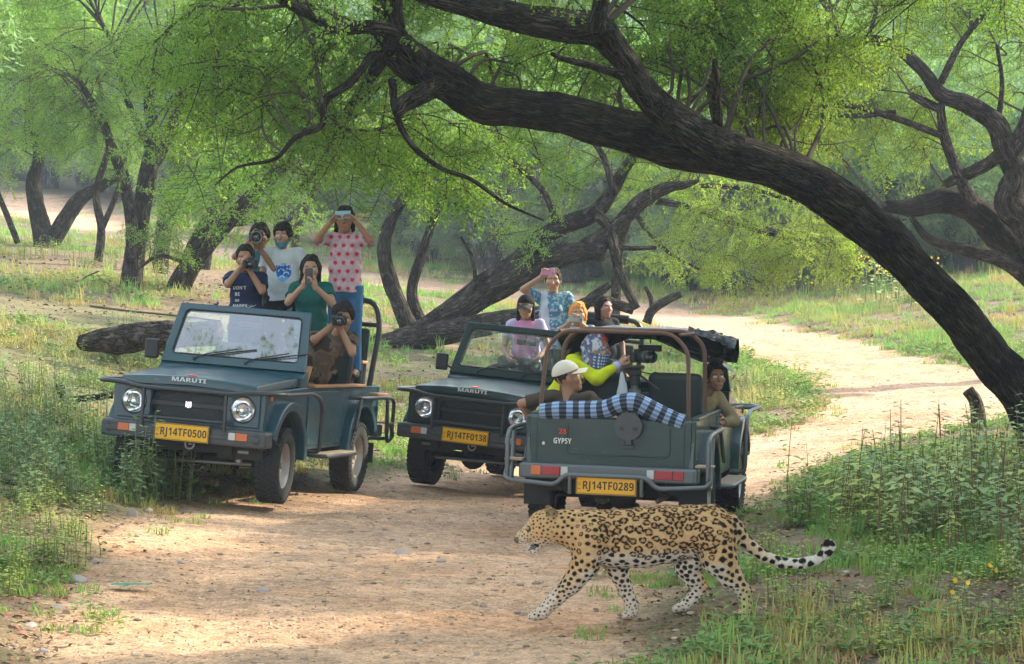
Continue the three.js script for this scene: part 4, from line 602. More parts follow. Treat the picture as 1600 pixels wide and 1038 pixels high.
  const tilt = -.43, wsf = new THREE.Group(); // frame lies in its own plane, hinged on the scuttle
  const fs = new THREE.Shape([[-.69, 0], [.69, 0], [.625, .585], [-.625, .585]].map(p => new THREE.Vector2(...p))), fh = new THREE.Path();
  const rr = (a, b) => fh.lineTo(a, b); fh.moveTo(-.585, .075); rr(-.61, .105); rr(-.568, .50); rr(-.54, .53); rr(.54, .53); rr(.568, .50); rr(.61, .105); rr(.585, .075); rr(-.585, .075);
  const place = q => q.rotateX(tilt).translate(0, 1.16, 1.80);
  const frame = mesh('windscreen_frame', place(extrude(fs, .035, .01, [fh])), body, g);
  mesh('windscreen', place(sheet((u, v) => V3((u - .5) * 2 * lerp(.612, .566, v), lerp(.07, .535, v), .026 + .012 * (1 - (2 * u - 1) ** 2)), 10, 2)), o.glass || JM.glass, g);
  mesh('rubber_seal', place((() => { const c = [[-.585, .075], [-.61, .105], [-.568, .50], [-.54, .53], [.54, .53], [.568, .50], [.61, .105], [.585, .075], [-.585, .075]]; return tube(c.map(p => V3(p[0], p[1], .042)), .009, 6, { straight: true, open: true }); })()), JM.rubber, frame);
  for (const [x, a] of [[-.38, 1.30], [.12, 1.36]]) mesh('wiper', [place(pipe([[x, .03, .055], [x + .05, .06, .06], [x + .40, .155, .062]], .006)), place(pipe([[x + .14, .075, .058], [x + .58, .17, .052]], .007)), place(cyl(.016, .016, .03, 10, x, .03, .05, 'z'))], JM.black, g);
  for (const x of [-.30, .42]) mesh('roof_catch', place([box(.04, .03, .05, x, .595, .02, .006), box(.018, .035, .018, x + .01, .62, .02, .005)].reduce((a, b) => join([a, b]))), JM.black, g);
  mesh('rear_view_mirror', [box(.22, .06, .02, .02, 1.555, 1.50, .012), pipe([[.02, 1.60, 1.52], [.02, 1.68, 1.55]], .006)], JM.black, g);
  if (o.doorMirror) mesh('door_mirror', [box(.13, .18, .07, -.80, 1.27, 1.82, .02, 0, .15), pipe([[-.68, 1.2, 1.78], [-.76, 1.24, 1.80]], .012)], JM.black, g);
  // tub inside
  mesh('floor', [box(1.32, .03, 2.5, 0, .55, .52), box(1.32, .5, .03, 0, .80, 1.74), box(1.32, .03, 1.05, 0, .60, 2.38)], JM.under, g);
  mesh('inner_lining', [box(.02, .42, 2.35, .655, .78, .52), box(.02, .42, 2.35, -.655, .78, .52)], JM.vinyl, g);
  mesh('dashboard', box(1.30, .16, .22, 0, 1.06, 1.64, .04), JM.black, g);
  mesh('steering_wheel', [new THREE.TorusGeometry(.185, .014, 8, 28).rotateX(-.5).translate(-.33, 1.12, 1.38), cyl(.05, .05, .03, 12, -.33, 1.12, 1.38, 'z'), pipe([[-.33, 1.12, 1.38], [-.33, 1.0, 1.62]], .02), box(.36, .03, .02, -.33, 1.12, 1.38)], JM.black, g);
  for (const x of [-.34, .34]) { const s = mesh('front_seat', box(.50, .16, .48, x, .78, .98, .06), JM.seat, g); mesh('backrest', box(.48, .56, .13, x, 1.09, .70, .055, -.16), JM.seat, s); mesh('seat_base', box(.4, .2, .4, x, .64, .98), JM.under, s); }
  for (const zz of o.benches || [.1]) { const s = mesh('bench_seat', box(1.2, .14, .46, 0, .94, zz, .05), JM.seat, g); mesh('backrest', box(1.2, .42, .10, 0, 1.22, zz - .26, .04, -.1), JM.seat, s); mesh('seat_frame', [box(1.1, .3, .03, 0, .73, zz + .18), box(.03, .3, .4, .5, .73, zz), box(.03, .3, .4, -.5, .73, zz)], JM.under, s); }
  // front bumper, plate, lights, bull bar
  mesh('front_bumper', [box(1.44, .15, .10, 0, .575, 2.99, .022), box(1.42, .04, .03, 0, .575, 3.035, .008), box(.13, .15, .22, .70, .575, 2.93, .03), box(.13, .15, .22, -.70, .575, 2.93, .03)], o.bumper || JM.bumper, g);
  for (const s of [-1, 1]) { const l = mesh('bumper_indicator', box(.105, .065, .02, s * .545, .59, 3.046, .006), JM.orange, g); mesh('position_lamp', box(.065, .065, .02, s * .458, .59, 3.046, .006), JM.white, l); }
  const plate = (z, y, turn) => { const p = mesh('number_plate', new THREE.PlaneGeometry(.50, .145).rotateY(turn).translate(0, y, z), M(1, 1, 1, .4, { map: plateTex(o.plate) }), g); mesh('plate_backing', box(.52, .16, .012, 0, y, z - .008 * Math.cos(turn), .004), JM.black, p); };
  plate(3.068, .585, 0);
  const bar = o.guard || JM.guard;
  mesh('bull_bar', [bent([[-.86, .985, 2.86], [-.80, .985, 3.0], [-.60, .985, 3.03], [-.44, .955, 3.05], [.44, .955, 3.05], [.60, .985, 3.03], [.80, .985, 3.0], [.86, .985, 2.86]], .021, .08), bent([[-.38, .955, 3.05], [-.38, .62, 3.05]], .018), bent([[.38, .955, 3.05], [.38, .62, 3.05]], .018), bent([[-.38, .70, 3.05], [.38, .70, 3.05]], .017)], bar, g);
  const L = [.86, .985, 2.86];
  both('side_guard', [bent([L, [.86, .985, 2.0], [.86, .9, 1.72], [.86, .44, 1.72], [.72, .44, 1.72]], .020, .16), bent([[.70, .97, 2.86], L], .018)], bar);
  both('running_board', box(.16, .035, 1.0, .80, .405, 1.05, .008), o.board || JM.plywood);
  both('board_rail', bent([[.72, .40, 1.58], [.885, .40, 1.56], [.885, .40, .54], [.72, .40, .52]], .018, .05), bar);
  // rear corner guards
  both('rear_guard', [bent([[.70, .92, .34], [.82, .92, .22], [.84, .92, -.62], [.84, .90, -.86], [.84, .50, -.86], [.84, .46, -.68], [.84, .90, -.60]], .020, .10), bent([[.80, .92, .22], [.82, .62, .42]], .018)], bar);
  both('rear_step', box(.15, .02, .15, .80, .66, -.74, .005), JM.plywood);
  // tail
  mesh('tailgate', [box(1.36, .40, .035, 0, .82, -.715, .012), box(1.42, .05, .05, 0, 1.005, -.70, .015), box(.06, .42, .05, .685, .82, -.70, .012), box(.06, .42, .05, -.685, .82, -.70, .012)], body, g);
  mesh('tailgate_pressing', [bent([[-.50, .96, -.735], [-.50, .72, -.735], [.36, .72, -.735], [.36, .96, -.735]], .006, .05, { seg: 6 }), bent([[-.62, .99, -.733], [-.62, .64, -.733]], .004, .02, { seg: 6 }), bent([[.62, .99, -.733], [.62, .64, -.733]], .004, .02, { seg: 6 })], body, g);
  mesh('rear_bumper', [box(1.46, .125, .09, 0, .575, -.79, .02), box(.10, .125, .18, .70, .575, -.74, .02), box(.10, .125, .18, -.70, .575, -.74, .02)], o.rearBumper || JM.bumperGrey, g);
  for (const s of [-1, 1]) { const t = mesh('tail_light', box(.15, .075, .02, s * .47, .58, -.838, .006), JM.red, g); mesh('indicator', box(.085, .075, .02, s * (s > 0 ? .60 : .595), .58, -.838, .006), s > 0 ? JM.orange : JM.red, t); mesh('reversing_lamp', box(.06, .075, .02, s * .36, .58, -.838, .006), JM.white, t); }
  plate(-.875, .475, Math.PI);
  mesh('rear_bar', [bent([[.84, .66, -.76], [.86, .50, -.88], [.42, .47, -.90], [.34, .56, -.91], [-.34, .56, -.91], [-.42, .47, -.90], [-.86, .50, -.88], [-.84, .66, -.76]], .020, .07), bent([[.30, .56, -.91], [.30, .40, -.90]], .016), bent([[-.30, .56, -.91], [-.30, .40, -.90]], .016)], bar, g);
  // chassis
  mesh('chassis', [box(.08, .1, 3.5, .38, .47, 1.15), box(.08, .1, 3.5, -.38, .47, 1.15), box(.9, .08, .08, 0, .46, 2.8), box(.9, .08, .08, 0, .46, -.5), box(.55, .18, .5, 0, .45, -.45, .04), box(.35, .25, .9, 0, .48, 1.6, .05)], JM.under, g);
  for (const z of [0, 2.375]) { mesh('axle', [cyl(.042, .042, 1.2, 12, 0, .335, z, 'x'), new THREE.SphereGeometry(.13, 16, 12).scale(1, 1, 1.1).translate(z ? -.14 : 0, .335, z), box(.05, .05, .95, .40, .40, z, .01), box(.05, .05, .95, -.40, .40, z, .01)], JM.under, g); }
  mesh('tow_hook', [new THREE.TorusGeometry(.04, .010, 8, 18).translate(.05, .485, 2.97), box(.03, .06, .06, .05, .51, 2.93)], JM.steel, g);
  mesh('steering_link', [pipe([[-.5, .30, 2.56], [.5, .33, 2.56]], .015), pipe([[-.55, .45, 2.82], [.55, .45, 2.82]], .02), cyl(.035, .035, .2, 10, .42, .45, 2.7)], JM.steel, g);
  mesh('exhaust_pipe', pipe([[-.3, .38, .6], [-.42, .36, -.1], [-.42, .36, -.78]], .022), JM.rust, g);
  both('mud_flap', box(.22, .2, .012, .66, .36, -.46), JM.rubber);
  for (const [z, steer] of [[2.375, o.steer || 0], [0, 0]]) for (const s of [1, -1]) {
    const w = new THREE.Group(); w.name = 'wheel'; w.position.set(s * .655, .334, z); w.rotation.set(z + s, (s > 0 ? 0 : Math.PI) + steer, 0, 'YXZ'); g.add(w);
    mesh('tyre', tyreGeo, s > 0 || !o.dustTyre ? JM.rubber : JM.dustRubber, w); mesh('rim', o.alloy ? alloyRim : steelRim, o.alloy ? JM.alloy : o.rim || JM.steel, w);
  }
  if (o.hoop) { // padded roll hoop behind the raised seats
    mesh('roll_hoop', [bent([[.64, .98, -.56], [.70, 1.62, -.60], [.64, 1.88, -.60], [-.64, 1.88, -.60], [-.70, 1.62, -.60], [-.64, .98, -.56]], .03, .14), bent([[.68, 1.64, -.60], [-.68, 1.64, -.60]], .024), bent([[.60, .98, .05], [.61, 1.40, .0], [.3, 1.46, .0], [-.3, 1.46, .0], [-.61, 1.40, 0], [-.60, .98, .05]], .022, .12)], bar, g);
    mesh('foam_pad', [bent([[.50, 1.885, -.60], [-.50, 1.885, -.60]], .05, .1, { seg: 12 })], JM.foam, g);
    for (const x of [.38, -.38]) mesh('raised_backrest', box(.46, .60, .08, x, 1.30, -.52, .03, -.08), JM.vinyl, g);
    both('armrest', [box(.07, .03, .20, .60, 1.26, -.40, .008)], JM.wood);
    both('armrest_post', pipe([[.60, .98, -.36], [.60, 1.25, -.38]], .018), bar);
  }
  if (o.deck) mesh('rear_deck', box(1.28, .04, .50, 0, .86, -.44, .008), JM.plywood, g);
  if (o.rails) { both('wooden_rail', box(.10, .025, 1.72, .69, 1.038, .74, .006), JM.wood); both('wooden_cap', box(.09, .022, .38, .79, .955, -.42, .005), JM.wood); both('wooden_stay', box(.05, .022, .30, .66, 1.10, 1.66, .005, .9), JM.wood); }
  return g;
}
const jeepA = gypsy(0, { label: 'teal jeep with orange wooden rails and plate RJ14TF0500, half on the bank', plate: 'RJ14TF0500', paint: paint([.0, .225, .275], 3, .14), doorMirror: true, hoop: true, rails: true, deck: true, steer: .06, benches: [.12], rim: M(.36, .33, .30, .5, { metalness: .6 }) });
const jeepB = gypsy(1, { label: 'dark green jeep with plate RJ14TF0138 standing between the other two jeeps', plate: 'RJ14TF0138', paint: paint([.02, .155, .165], 7, .14), surround: JM.black, badge: JM.black, doorMirror: true, hoop: true, steer: .02, benches: [.12] });
const jeepC = gypsy(2, { label: 'green jeep with rusty hoops and plate RJ14TF0289, its tailgate towards the leopard', plate: 'RJ14TF0289', paint: paint([.03, .185, .18], 13, .2), alloy: true, guard: JM.guardGrey, benches: [], bumper: JM.bumperGrey });
{ // fittings of the jeep seen from behind
  const g = jeepC;
  mesh('roof_hoop', [bent([[.63, 1.0, -.58], [.60, 1.60, -.50], [.46, 1.74, -.48], [-.46, 1.74, -.48], [-.60, 1.60, -.50], [-.63, 1.0, -.58]], .018, .14)], JM.rust, g);
  mesh('roof_hoop', [bent([[.64, 1.0, .42], [.62, 1.62, .42], [.48, 1.74, .42], [-.48, 1.74, .42], [-.62, 1.62, .42], [-.64, 1.0, .42]], .02, .14)], JM.rust, g);
  mesh('roof_rail', [pipe([[.50, 1.735, -.48], [.50, 1.735, .42]], .014), pipe([[-.52, 1.73, -.48], [-.52, 1.73, .42]], .014)], JM.rust, g);
  // rolled-back tarpaulin lying over the front hoop and hanging in a sag
  const tarp = (x0, x1, f) => sheet((u, v) => { const x = lerp(x0, x1, u), a = v * Math.PI * 2, w = fbm(x * 8, Math.cos(a) * 1.8, Math.sin(a) * 1.8, 4) - .5, [y, r] = f(x); return V3(x, y + Math.sin(a) * r * (1 + w) + w * .03, .98 + Math.cos(a) * r * 1.6 * (1 + 1.3 * w)); }, 60, 20);
  mesh('rolled_tarpaulin', tarp(-.40, -.84, x => [1.71 - .13 * sstep(-.38, -.82, x), .055 + .05 * sstep(-.4, -.7, x)]), JM.tarp, g);
  mesh('canopy_valance', sheet((u, v) => { const x = lerp(.70, -.74, u), yt = 1.745 - .10 * Math.pow(Math.abs(x) / .72, 4), yb = x > .02 ? lerp(1.665, 1.40, sstep(.02, .68, x)) : lerp(1.665, 1.47, sstep(.02, -.62, x)), w = fbm(x * 9, v * 4, 7, 4) - .5; return V3(x, lerp(yt, yb, v) + .03 * w, .50 + .34 * v + .10 * Math.sin(v * Math.PI) + .16 * w * (.3 + v)); }, 70, 18), JM.tarp, g);
  mesh('canopy_sheet', sheet((u, v) => { const x = lerp(.72, -.76, u), w = fbm(x * 6, v * 6, 3, 3) - .5; return V3(x, 1.75 - .10 * Math.pow(Math.abs(x) / .74, 4) - .05 * Math.sin(v * Math.PI) + .05 * w, lerp(.46, 1.52, v)); }, 40, 24), JM.tarp, g);
  mesh('hanging_tarpaulin', sheet((u, v) => V3(-.72 - .05 * Math.sin(v * 9) - .03 * fbm(u * 6, v * 6, 2), lerp(1.62, 1.30, v), lerp(1.18, 1.45, u) + .04 * (fbm(v * 4, u * 5, 4) - .5)), 10, 12), JM.tarp, g);
  mesh('number_lettering', letters('28', .044).rotateY(Math.PI).translate(.40, .905, -.74), JM.redMark, g);
  mesh('name_lettering', letters('GYPSY', .040).scale(.92, 1.15, 1).rotateY(Math.PI).translate(.40, .825, -.74), JM.letter, g);
  mesh('small_lettering', letters('4WD', .03).rotateY(Math.PI).translate(-.55, .655, -.735), JM.guard, g);
  const c = mesh('spare_wheel_bracket', [cyl(.115, .115, .03, 32, -.16, .97, -.80, 'z'), box(.06, .10, .07, -.16, .86, -.76, .01), box(.09, .04, .03, -.16, .80, -.745, .008)], JM.bumper, g);
  mesh('bolt', [-1, 1].map(s => cyl(.018, .018, .02, 8, -.16 + s * .055, .95, -.815, 'z')), JM.black, c);
  mesh('lock', cyl(.014, .014, .012, 12, .56, .80, -.738, 'z'), JM.chrome, g);
  both2('side_rail_cap', box(.07, .03, 2.2, .68, 1.035, .55, .01), g.children[0].material, g);
}
function both2(name, geo, mat, par) { mesh(name, geo, mat, par); mesh(name, mirror(geo), mat, par); }

// ---------- people (local: facing +z, x = their own left, y up) ----------
const JYAW = [-.217, -.337, 2.938], INV = JEEP.map(m => m.clone().invert());
const skinA = [.34, .185, .115], skinB = [.42, .245, .165], skinC = [.27, .145, .09];
const cloth = (rough = .9) => M(1, 1, 1, rough, { vertexColors: true, sheen: .2, sheenRoughness: .8, specularIntensity: .3 }), clothMat = cloth(), skinMat = M(1, 1, 1, .55, { vertexColors: true, specularIntensity: .5 }), hairMat = M(1, 1, 1, .75, { vertexColors: true, specularIntensity: .35 });
function ik(a, c, l1, l2, pole) { const d = c.clone().sub(a); let L = d.length(); if (L > (l1 + l2) * .995) { d.setLength((l1 + l2) * .995); L = d.length(); c = a.clone().add(d); } const n = d.clone().normalize(), x = (l1 * l1 - l2 * l2 + L * L) / (2 * L), h = Math.sqrt(Math.max(0, l1 * l1 - x * x)), p = pole.clone().addScaledVector(n, -pole.dot(n)).normalize(); return [a.clone().addScaledVector(n, x).addScaledVector(p, h), c]; }
const HK = [[0, .025, -.012], [0, -.05, .028], [0, -.098, .06], [0, -.09, .05], [0, .012, .082], [0, -.028, .101], [-.035, .03, .068], [.035, .03, .068], [-.022, -.064, .074], [.022, -.064, .074], [.032, .004, .094], [.047, -.025, .058], [.077, -.012, -.012], [0, -.05, -.02], [0, .034, -.018], [.070, .02, -.02], [0, 0, -.07], [0, -.02, -.115]].map(a => V3(...a));
function person(o) {
  const s = o.H / 1.65, fem = o.fem ? 1 : 0, root = thing('person', o.label, 'person', o.group), sk = o.skin || skinA;
  // skeleton
  const hipY = o.seat ? .10 * s : .88 * s, tilt = o.lean || [0, 0], hip0 = V3(0, hipY, 0), T = (y, x = 0, z = 0) => V3(x * s, 0, z * s).add(V3(tilt[0] * (y - .88) * s, hipY + (y - .88) * s, tilt[1] * (y - .88) * s));
  const pelvis = T(.92), waist = T(1.06, 0, .01), chest = T(1.25, 0, .0), neck = T(1.40, 0, -.02), headC = T(1.545, 0, .03).add(V3(...(o.headShift || [0, 0, 0])).multiplyScalar(s)), sw = fem ? .158 : .178;
  const sh = [T(1.36, -sw, -.01), T(1.36, sw, -.01)].map((p, i) => p.add(V3(0, ((o.shrug || [0, 0])[i]) * s, 0)));
  const arms = [0, 1].map(i => { const hand = o.hands[i], tgt = V3(hand[0] * s, hipY + (hand[1] - .88) * s, hand[2] * s).add(V3(tilt[0] * (hand[1] - .88) * s, 0, tilt[1] * (hand[1] - .88) * s)), pole = V3(...((o.poles || [])[i] || [(i ? 1 : -1) * .6, -1, -.1])), [e, h] = ik(sh[i], tgt, .275 * s, .245 * s, pole); return { s: sh[i], e, h }; });
  const legs = [0, 1].map(i => { const x = (i ? 1 : -1) * .09 * s, hip = V3(x, hipY, 0); if (o.seat) { const k = V3(x * 1.4, hipY + .02 * s, .42 * s), f = V3(x * 1.4, hipY - .40 * s, .40 * s + (o.tuck ? -.25 * s : 0)); return { hip, k, f }; } return { hip, k: V3(x * 1.05, .47 * s, .02), f: V3(x * 1.1, .07 * s, -.02) }; });
  const RM = new THREE.Matrix4().makeRotationFromEuler(new THREE.Euler(o.look ? -o.look[1] : 0, o.look ? o.look[0] : 0, o.look ? o.look[2] || 0 : 0, 'YXZ')), RI = RM.clone().transpose(), hs = s * 1.06, thq = V3(), toHead = p => thq.copy(p).sub(headC).applyMatrix4(RI).multiplyScalar(1 / hs), fromHead = p => p.clone().multiplyScalar(hs).applyMatrix4(RM).add(headC);
  // head
  const h = {}, tmp = V3(), c = (x, y, z) => V3(x, y, z);
  const headSDF = q => {
    let d = sdEll(q, HK[0], .074, .092, .092); d = smin(d, sdEll(q, HK[1], .056, .066, .058), .045); d = smin(d, sdCap(q, HK[2], HK[3], .020, .03), .03);
    d = smin(d, sdCap(q, HK[4], HK[5], .008, .0125), .014); d = smin(d, sdCap(q, HK[6], HK[7], .014, .014), .02); d = smin(d, sdCap(q, HK[8], HK[9], .010, .010), .012);
    const ax = Math.abs(q.x); tmp.set(ax, q.y, q.z); d = smax(d, -sdEll(tmp, HK[10], .018, .010, .007), .012); d = smin(d, sdEll(tmp, HK[11], .022, .022, .018), .02); d = smin(d, sdEll(tmp, HK[12], .009, .030, .018), .008);
    return d;
  };
  const nk0 = neck.clone().add(V3(0, -.04 * s, 0)), nk1 = fromHead(HK[13]), neckD = p => sdCap(p, nk0, nk1, .052 * s, .050 * s);
  const headCol = p => { const q = toHead(p), ax = Math.abs(q.x), n = .92 + .16 * noise3(q.x * 60, q.y * 60, q.z * 60); if (q.z > .045) { if (Math.hypot((ax - .032) / .0165, (q.y - .003) / .0075) < 1) return Math.hypot(ax - .032, q.y - .003) < .0045 ? [.10, .06, .04] : [.66, .6, .54]; if (Math.abs(q.y - .026 - (ax - .03) * -.12) < .004 && ax > .014 && ax < .050) return sk.map(k => k * .3); if (Math.hypot(q.x / .026, (q.y + .064) / .010) < 1) return fem ? [sk[0] * 1.05, sk[1] * .72, sk[2] * .74] : [sk[0] * .92, sk[1] * .8, sk[2] * .8]; if (o.beard && q.y < -.045 && Math.hypot(q.x / .03, (q.y + .064) / .010) > 1) return sk.map(k => k * .45); } return sk.map(k => k * n); };
  const hb = .17 * hs, headGeo = nets(p => Math.min(9, smin(headSDF(toHead(p)) * hs, neckD(p), .02)), headC.clone().add(V3(-hb, -.23 * hs, -hb)), headC.clone().add(V3(hb, .16 * hs, hb)), .0056, headCol);
  // body under the clothes, arms and hands
  const wide = new THREE.Vector3(), flat = (p, w) => { const k = tilt[0] * (p.y - hipY), x = p.x - k; return wide.set(k + Math.sign(x) * Math.max(0, Math.abs(x) - w * s), p.y, p.z); };
  const kL = T(1.33, -sw * .6), kR = T(1.33, sw * .6), toe = legs.map(l => l.f.clone().add(V3(0, -.03 * s, .15 * s))), bodySDF = p => { const f = flat(p, .04); let d = sdCap(f, pelvis, waist, .09 * s, .08 * s); d = smin(d, sdCap(f, waist, chest, .08 * s, .095 * s), .05); d = smin(d, sdCap(p, kL, kR, .05 * s, .05 * s), .04); d = smin(d, neckD(p), .03); for (const a of arms) d = smin(d, Math.min(sdCap(p, a.s, a.e, .042 * s, .037 * s), sdCap(p, a.e, a.h, .036 * s, .025 * s)), .015); legs.forEach((l, i) => { d = smin(d, Math.min(sdCap(p, l.hip, l.k, .075 * s, .05 * s), sdCap(p, l.k, l.f, .05 * s, .033 * s), sdCap(p, l.f, toe[i], .035 * s, .028 * s)), .03); }); return d; };
  const all = [pelvis, neck, ...arms.flatMap(a => [a.s, a.e, a.h]), ...legs.flatMap(l => [l.hip, l.k, l.f, l.f.clone().add(V3(0, 0, .16 * s))])], lo = all[0].clone(), hi = all[0].clone(); all.forEach(p => { lo.min(p); hi.max(p); }); lo.subScalar(.17); hi.addScalar(.17);
  const parts = [headGeo, nets(bodySDF, lo, hi, .0135, () => sk)];
  arms.forEach((a, i) => { // palm, four fingers, thumb
    const f = a.h.clone().sub(a.e).normalize(), g = (o.grip || [])[i] || {}, dir = g.dir ? V3(...g.dir).normalize() : f, n0 = g.palm ? V3(...g.palm) : V3(i ? -1 : 1, 0, .3), pn = n0.addScaledVector(dir, -n0.dot(dir)).normalize(), sd = dir.clone().cross(pn).multiplyScalar(i ? 1 : -1), curl = g.curl ?? .9, S = s * 1.0, at = (x, y, z) => a.h.clone().addScaledVector(sd, x * S).addScaledVector(dir, y * S).addScaledVector(pn, z * S);
    const segs = [[at(0, -.02, 0), at(0, .02, 0), .026 * S, .028 * S], [at(-.018, .03, 0), at(-.022, .078, .004), .017 * S, .014 * S], [at(.016, .03, 0), at(.020, .078, .004), .017 * S, .014 * S]];
    for (let k = 0; k < 4; k++) { const x = -.029 + k * .0195, l = [.030, .036, .034, .026][k], b = at(x, .082, .002), m = at(x * 1.05, .082 + l * Math.cos(curl * .6), l * Math.sin(curl * .6)), e = at(x * 1.0, .082 + l * Math.cos(curl * .6) + l * .85 * Math.cos(curl * 1.7), l * Math.sin(curl * .6) + l * .85 * Math.sin(curl * 1.7)); segs.push([b, m, .0088 * S, .0082 * S], [m, e, .0082 * S, .007 * S]); }
    segs.push([at(-.024, .012, .008), at(-.048, .045, .022), .012 * S, .010 * S], [at(-.048, .045, .022), at(-.046, .074, .034), .0095 * S, .008 * S]);
    const c0 = at(0, .06, .02), R = .13 * s; parts.push(nets(p => { let d = 9; segs.forEach((q, k) => { const e = sdCap(p, ...q); d = k < 3 ? smin(d, e, .012) : Math.min(d, e); }); return d; }, c0.clone().subScalar(R), c0.clone().addScalar(R), .0062, () => sk));
  });
  const body = mesh('body', parts.reduce((a, b) => join([a, b])), skinMat, root);
  // shirt
  const sl = o.sleeve ?? .6, wr = p => .007 * (fbm(p.x * 9, p.y * 7, p.z * 9 + o.H * 10, 2) - .5) * 2 + .004 * Math.sin(p.y * 46 + p.x * 22 + 3 * noise3(p.x * 7, p.y * 7, p.z * 7));
  const hem = hipY + ((o.hem ?? .90) - .88) * s, S0 = T(.86), S1 = T(1.27), S2 = T(1.24, -.06, .075), S3 = T(1.24, .06, .075), S4 = sh[0].clone().lerp(sh[1], .12), S5 = sh[1].clone().lerp(sh[0], .12), SA = arms.map(a => ({ e: a.s.clone().lerp(a.e, Math.min(sl, 1)), ax: a.e.clone().sub(a.s).normalize(), w: a.e.clone().lerp(a.h, Math.min(1, Math.max(0, sl - 1)) * .96 + .02), bx: a.h.clone().sub(a.e).normalize() })), sq = V3(), shirtSDF = p => {
    const f = flat(p, fem ? .045 : .055); let d = sdCap(f, S0, waist, (fem ? .122 : .115) * s, (fem ? .105 : .112) * s); d = smin(d, sdCap(f, waist, S1, (fem ? .105 : .112) * s, (fem ? .112 : .118) * s), .05); if (fem) d = smin(d, sdCap(p, S2, S3, .06 * s, .06 * s), .05); d = smin(d, sdCap(p, S4, S5, .062 * s, .062 * s), .06);
    d = smax(d, hem - p.y, .006); d = smax(d, p.y - (neck.y + (o.neckline ?? .015) * s) - .35 * (Math.abs(p.x - neck.x)) * (p.z > 0 ? 1 : .3) + (p.z > neck.z + .03 ? .02 * s : 0), .008);
    arms.forEach((a, i) => { const A = SA[i]; let q = sdCap(p, a.s, A.e, .060 * s, .059 * s); if (sl < 1) q = smax(q, sq.copy(p).sub(A.e).dot(A.ax), .004); else { q = smin(q, sdCap(p, a.e, A.w, .056 * s, .040 * s), .02); q = smax(q, sq.copy(p).sub(A.w).dot(A.bx), .004); } d = smin(d, q, .03); });
    return Math.abs(d) > .04 ? d : d + wr(p);
  };
  const col = Array.isArray(o.shirt) ? (p, n) => o.shirt.map(k => k * (.92 + .16 * noise3(p.x * 50, p.y * 50, p.z * 50))) : o.shirt;
  const shirt = mesh(o.top || 'shirt', nets(shirtSDF, lo, hi, o.fine || .0125, (p, n) => col(p, n, { s, hipY, neck, arms })), clothMat, root);
  if (o.print) { const w = o.print.w * s, y1 = hipY + (o.print.y - .88) * s, hgt = o.print.h * s, px = o.print.x || 0; mesh('print', sheet((u, v) => { const x = (u - .5) * w + px * s, y = y1 + (v - .5) * hgt; let z = .4; const q = V3(x + tilt[0] * .3 * s, y, z); for (let k = 0; k < 60; k++) { const d = shirtSDF(q); if (d < .0035) break; q.z -= Math.max(.0015, d * .6); } return q; }, 20, 20), M(1, 1, 1, .9, { map: o.print.tex, transparent: true }), shirt); }
  // trousers
  const tc = o.trousers || [.02, .02, .022]; mesh(o.bottoms || 'trousers', nets(p => { let d = sdCap(flat(p, .05), V3(0, hipY - .01 * s, 0), pelvis, .108 * s, .10 * s); for (const l of legs) d = smin(d, smax(Math.min(sdCap(p, l.hip, l.k, .092 * s, .068 * s), sdCap(p, l.k, l.f, .066 * s, .055 * s)), -(p.y - l.f.y) - .005, .004), .03); return smax(d, p.y - (hem + .07 * s), .006); }, lo, hi, .0145, p => (typeof tc === 'function' ? tc(p) : tc).map(k => k * (.85 + .3 * noise3(p.x * 30, p.y * 30, p.z * 30)))), clothMat, root);
  mesh('shoes', legs.map(l => new THREE.SphereGeometry(1, 14, 10).scale(.045 * s, .04 * s, .125 * s).translate(l.f.x, l.f.y - .035 * s, l.f.z + .06 * s)), M(.04, .035, .03, .7), root);
  // hair
  const hc = o.hairCol || [.014, .011, .010];
  if (o.hair !== 'none') {
    const long = o.hair === 'long', tied = o.hair === 'tied', hd = p => {
      const q = toHead(p), puff = o.puff ?? (long || tied ? .008 : .016); let d = sdEll(q, HK[14], .077 + puff, .092 + puff, .092 + puff); const line = o.fringe ?? .062; d = smax(d, -Math.max(-(q.z - (.040 + .025 * Math.abs(q.x) / .08 + (q.y - line) * .55)), -(line + .012 - q.y)) , .012); d = smax(d, -(q.y + (long || tied ? .07 : .012) + (q.z < -.02 ? .045 : 0)), .012);
      if (long) { const ax = Math.abs(q.x); d = smin(d, sdCap(V3(ax, q.y, q.z), HK[15], c(o.hairSide ?? .078, o.hairLen ?? -.15, -.005), .026, .022), .02); d = smin(d, sdCap(q, HK[16], c(0, o.hairLen ?? -.17, -.06), .06, .045), .03); } if (tied) d = smin(d, sdEll(q, HK[17], .035, .04, .035), .02);
      return (Math.abs(d) > .05 ? d : d + .016 * (fbm(q.x * 46 + 3, q.y * 18, q.z * 46, 3) - .5) * 2) * hs;
    };
    mesh('hair', nets(hd, headC.clone().add(V3(-.19 * hs, -.36 * hs, -.20 * hs)), headC.clone().add(V3(.19 * hs, .19 * hs, .17 * hs)), .0075, p => hc.map(k => k * (.7 + .9 * noise3(p.x * 200, p.y * 25, p.z * 200)))), hairMat, root);
  }
  if (o.extra) o.extra({ root, headC, fromHead, toHead, headSDF, hs, s, neck, arms, sh, T, hipY, shirtSDF, chest });
  // place: the head's centre goes to the given point of the jeep
  root.rotation.y = JYAW[o.jeep] + (o.yaw || 0); const want = onJeep(o.jeep, ...o.at), off = headC.clone().applyAxisAngle(Yup, root.rotation.y); root.position.copy(want.sub(off)); root.updateMatrixWorld(true);
  root.userData.hands = undefined; return { root, hand: i => arms[i].h.clone().applyMatrix4(root.matrixWorld), local: p => p.clone().applyMatrix4(root.matrixWorld), headC, s };
}
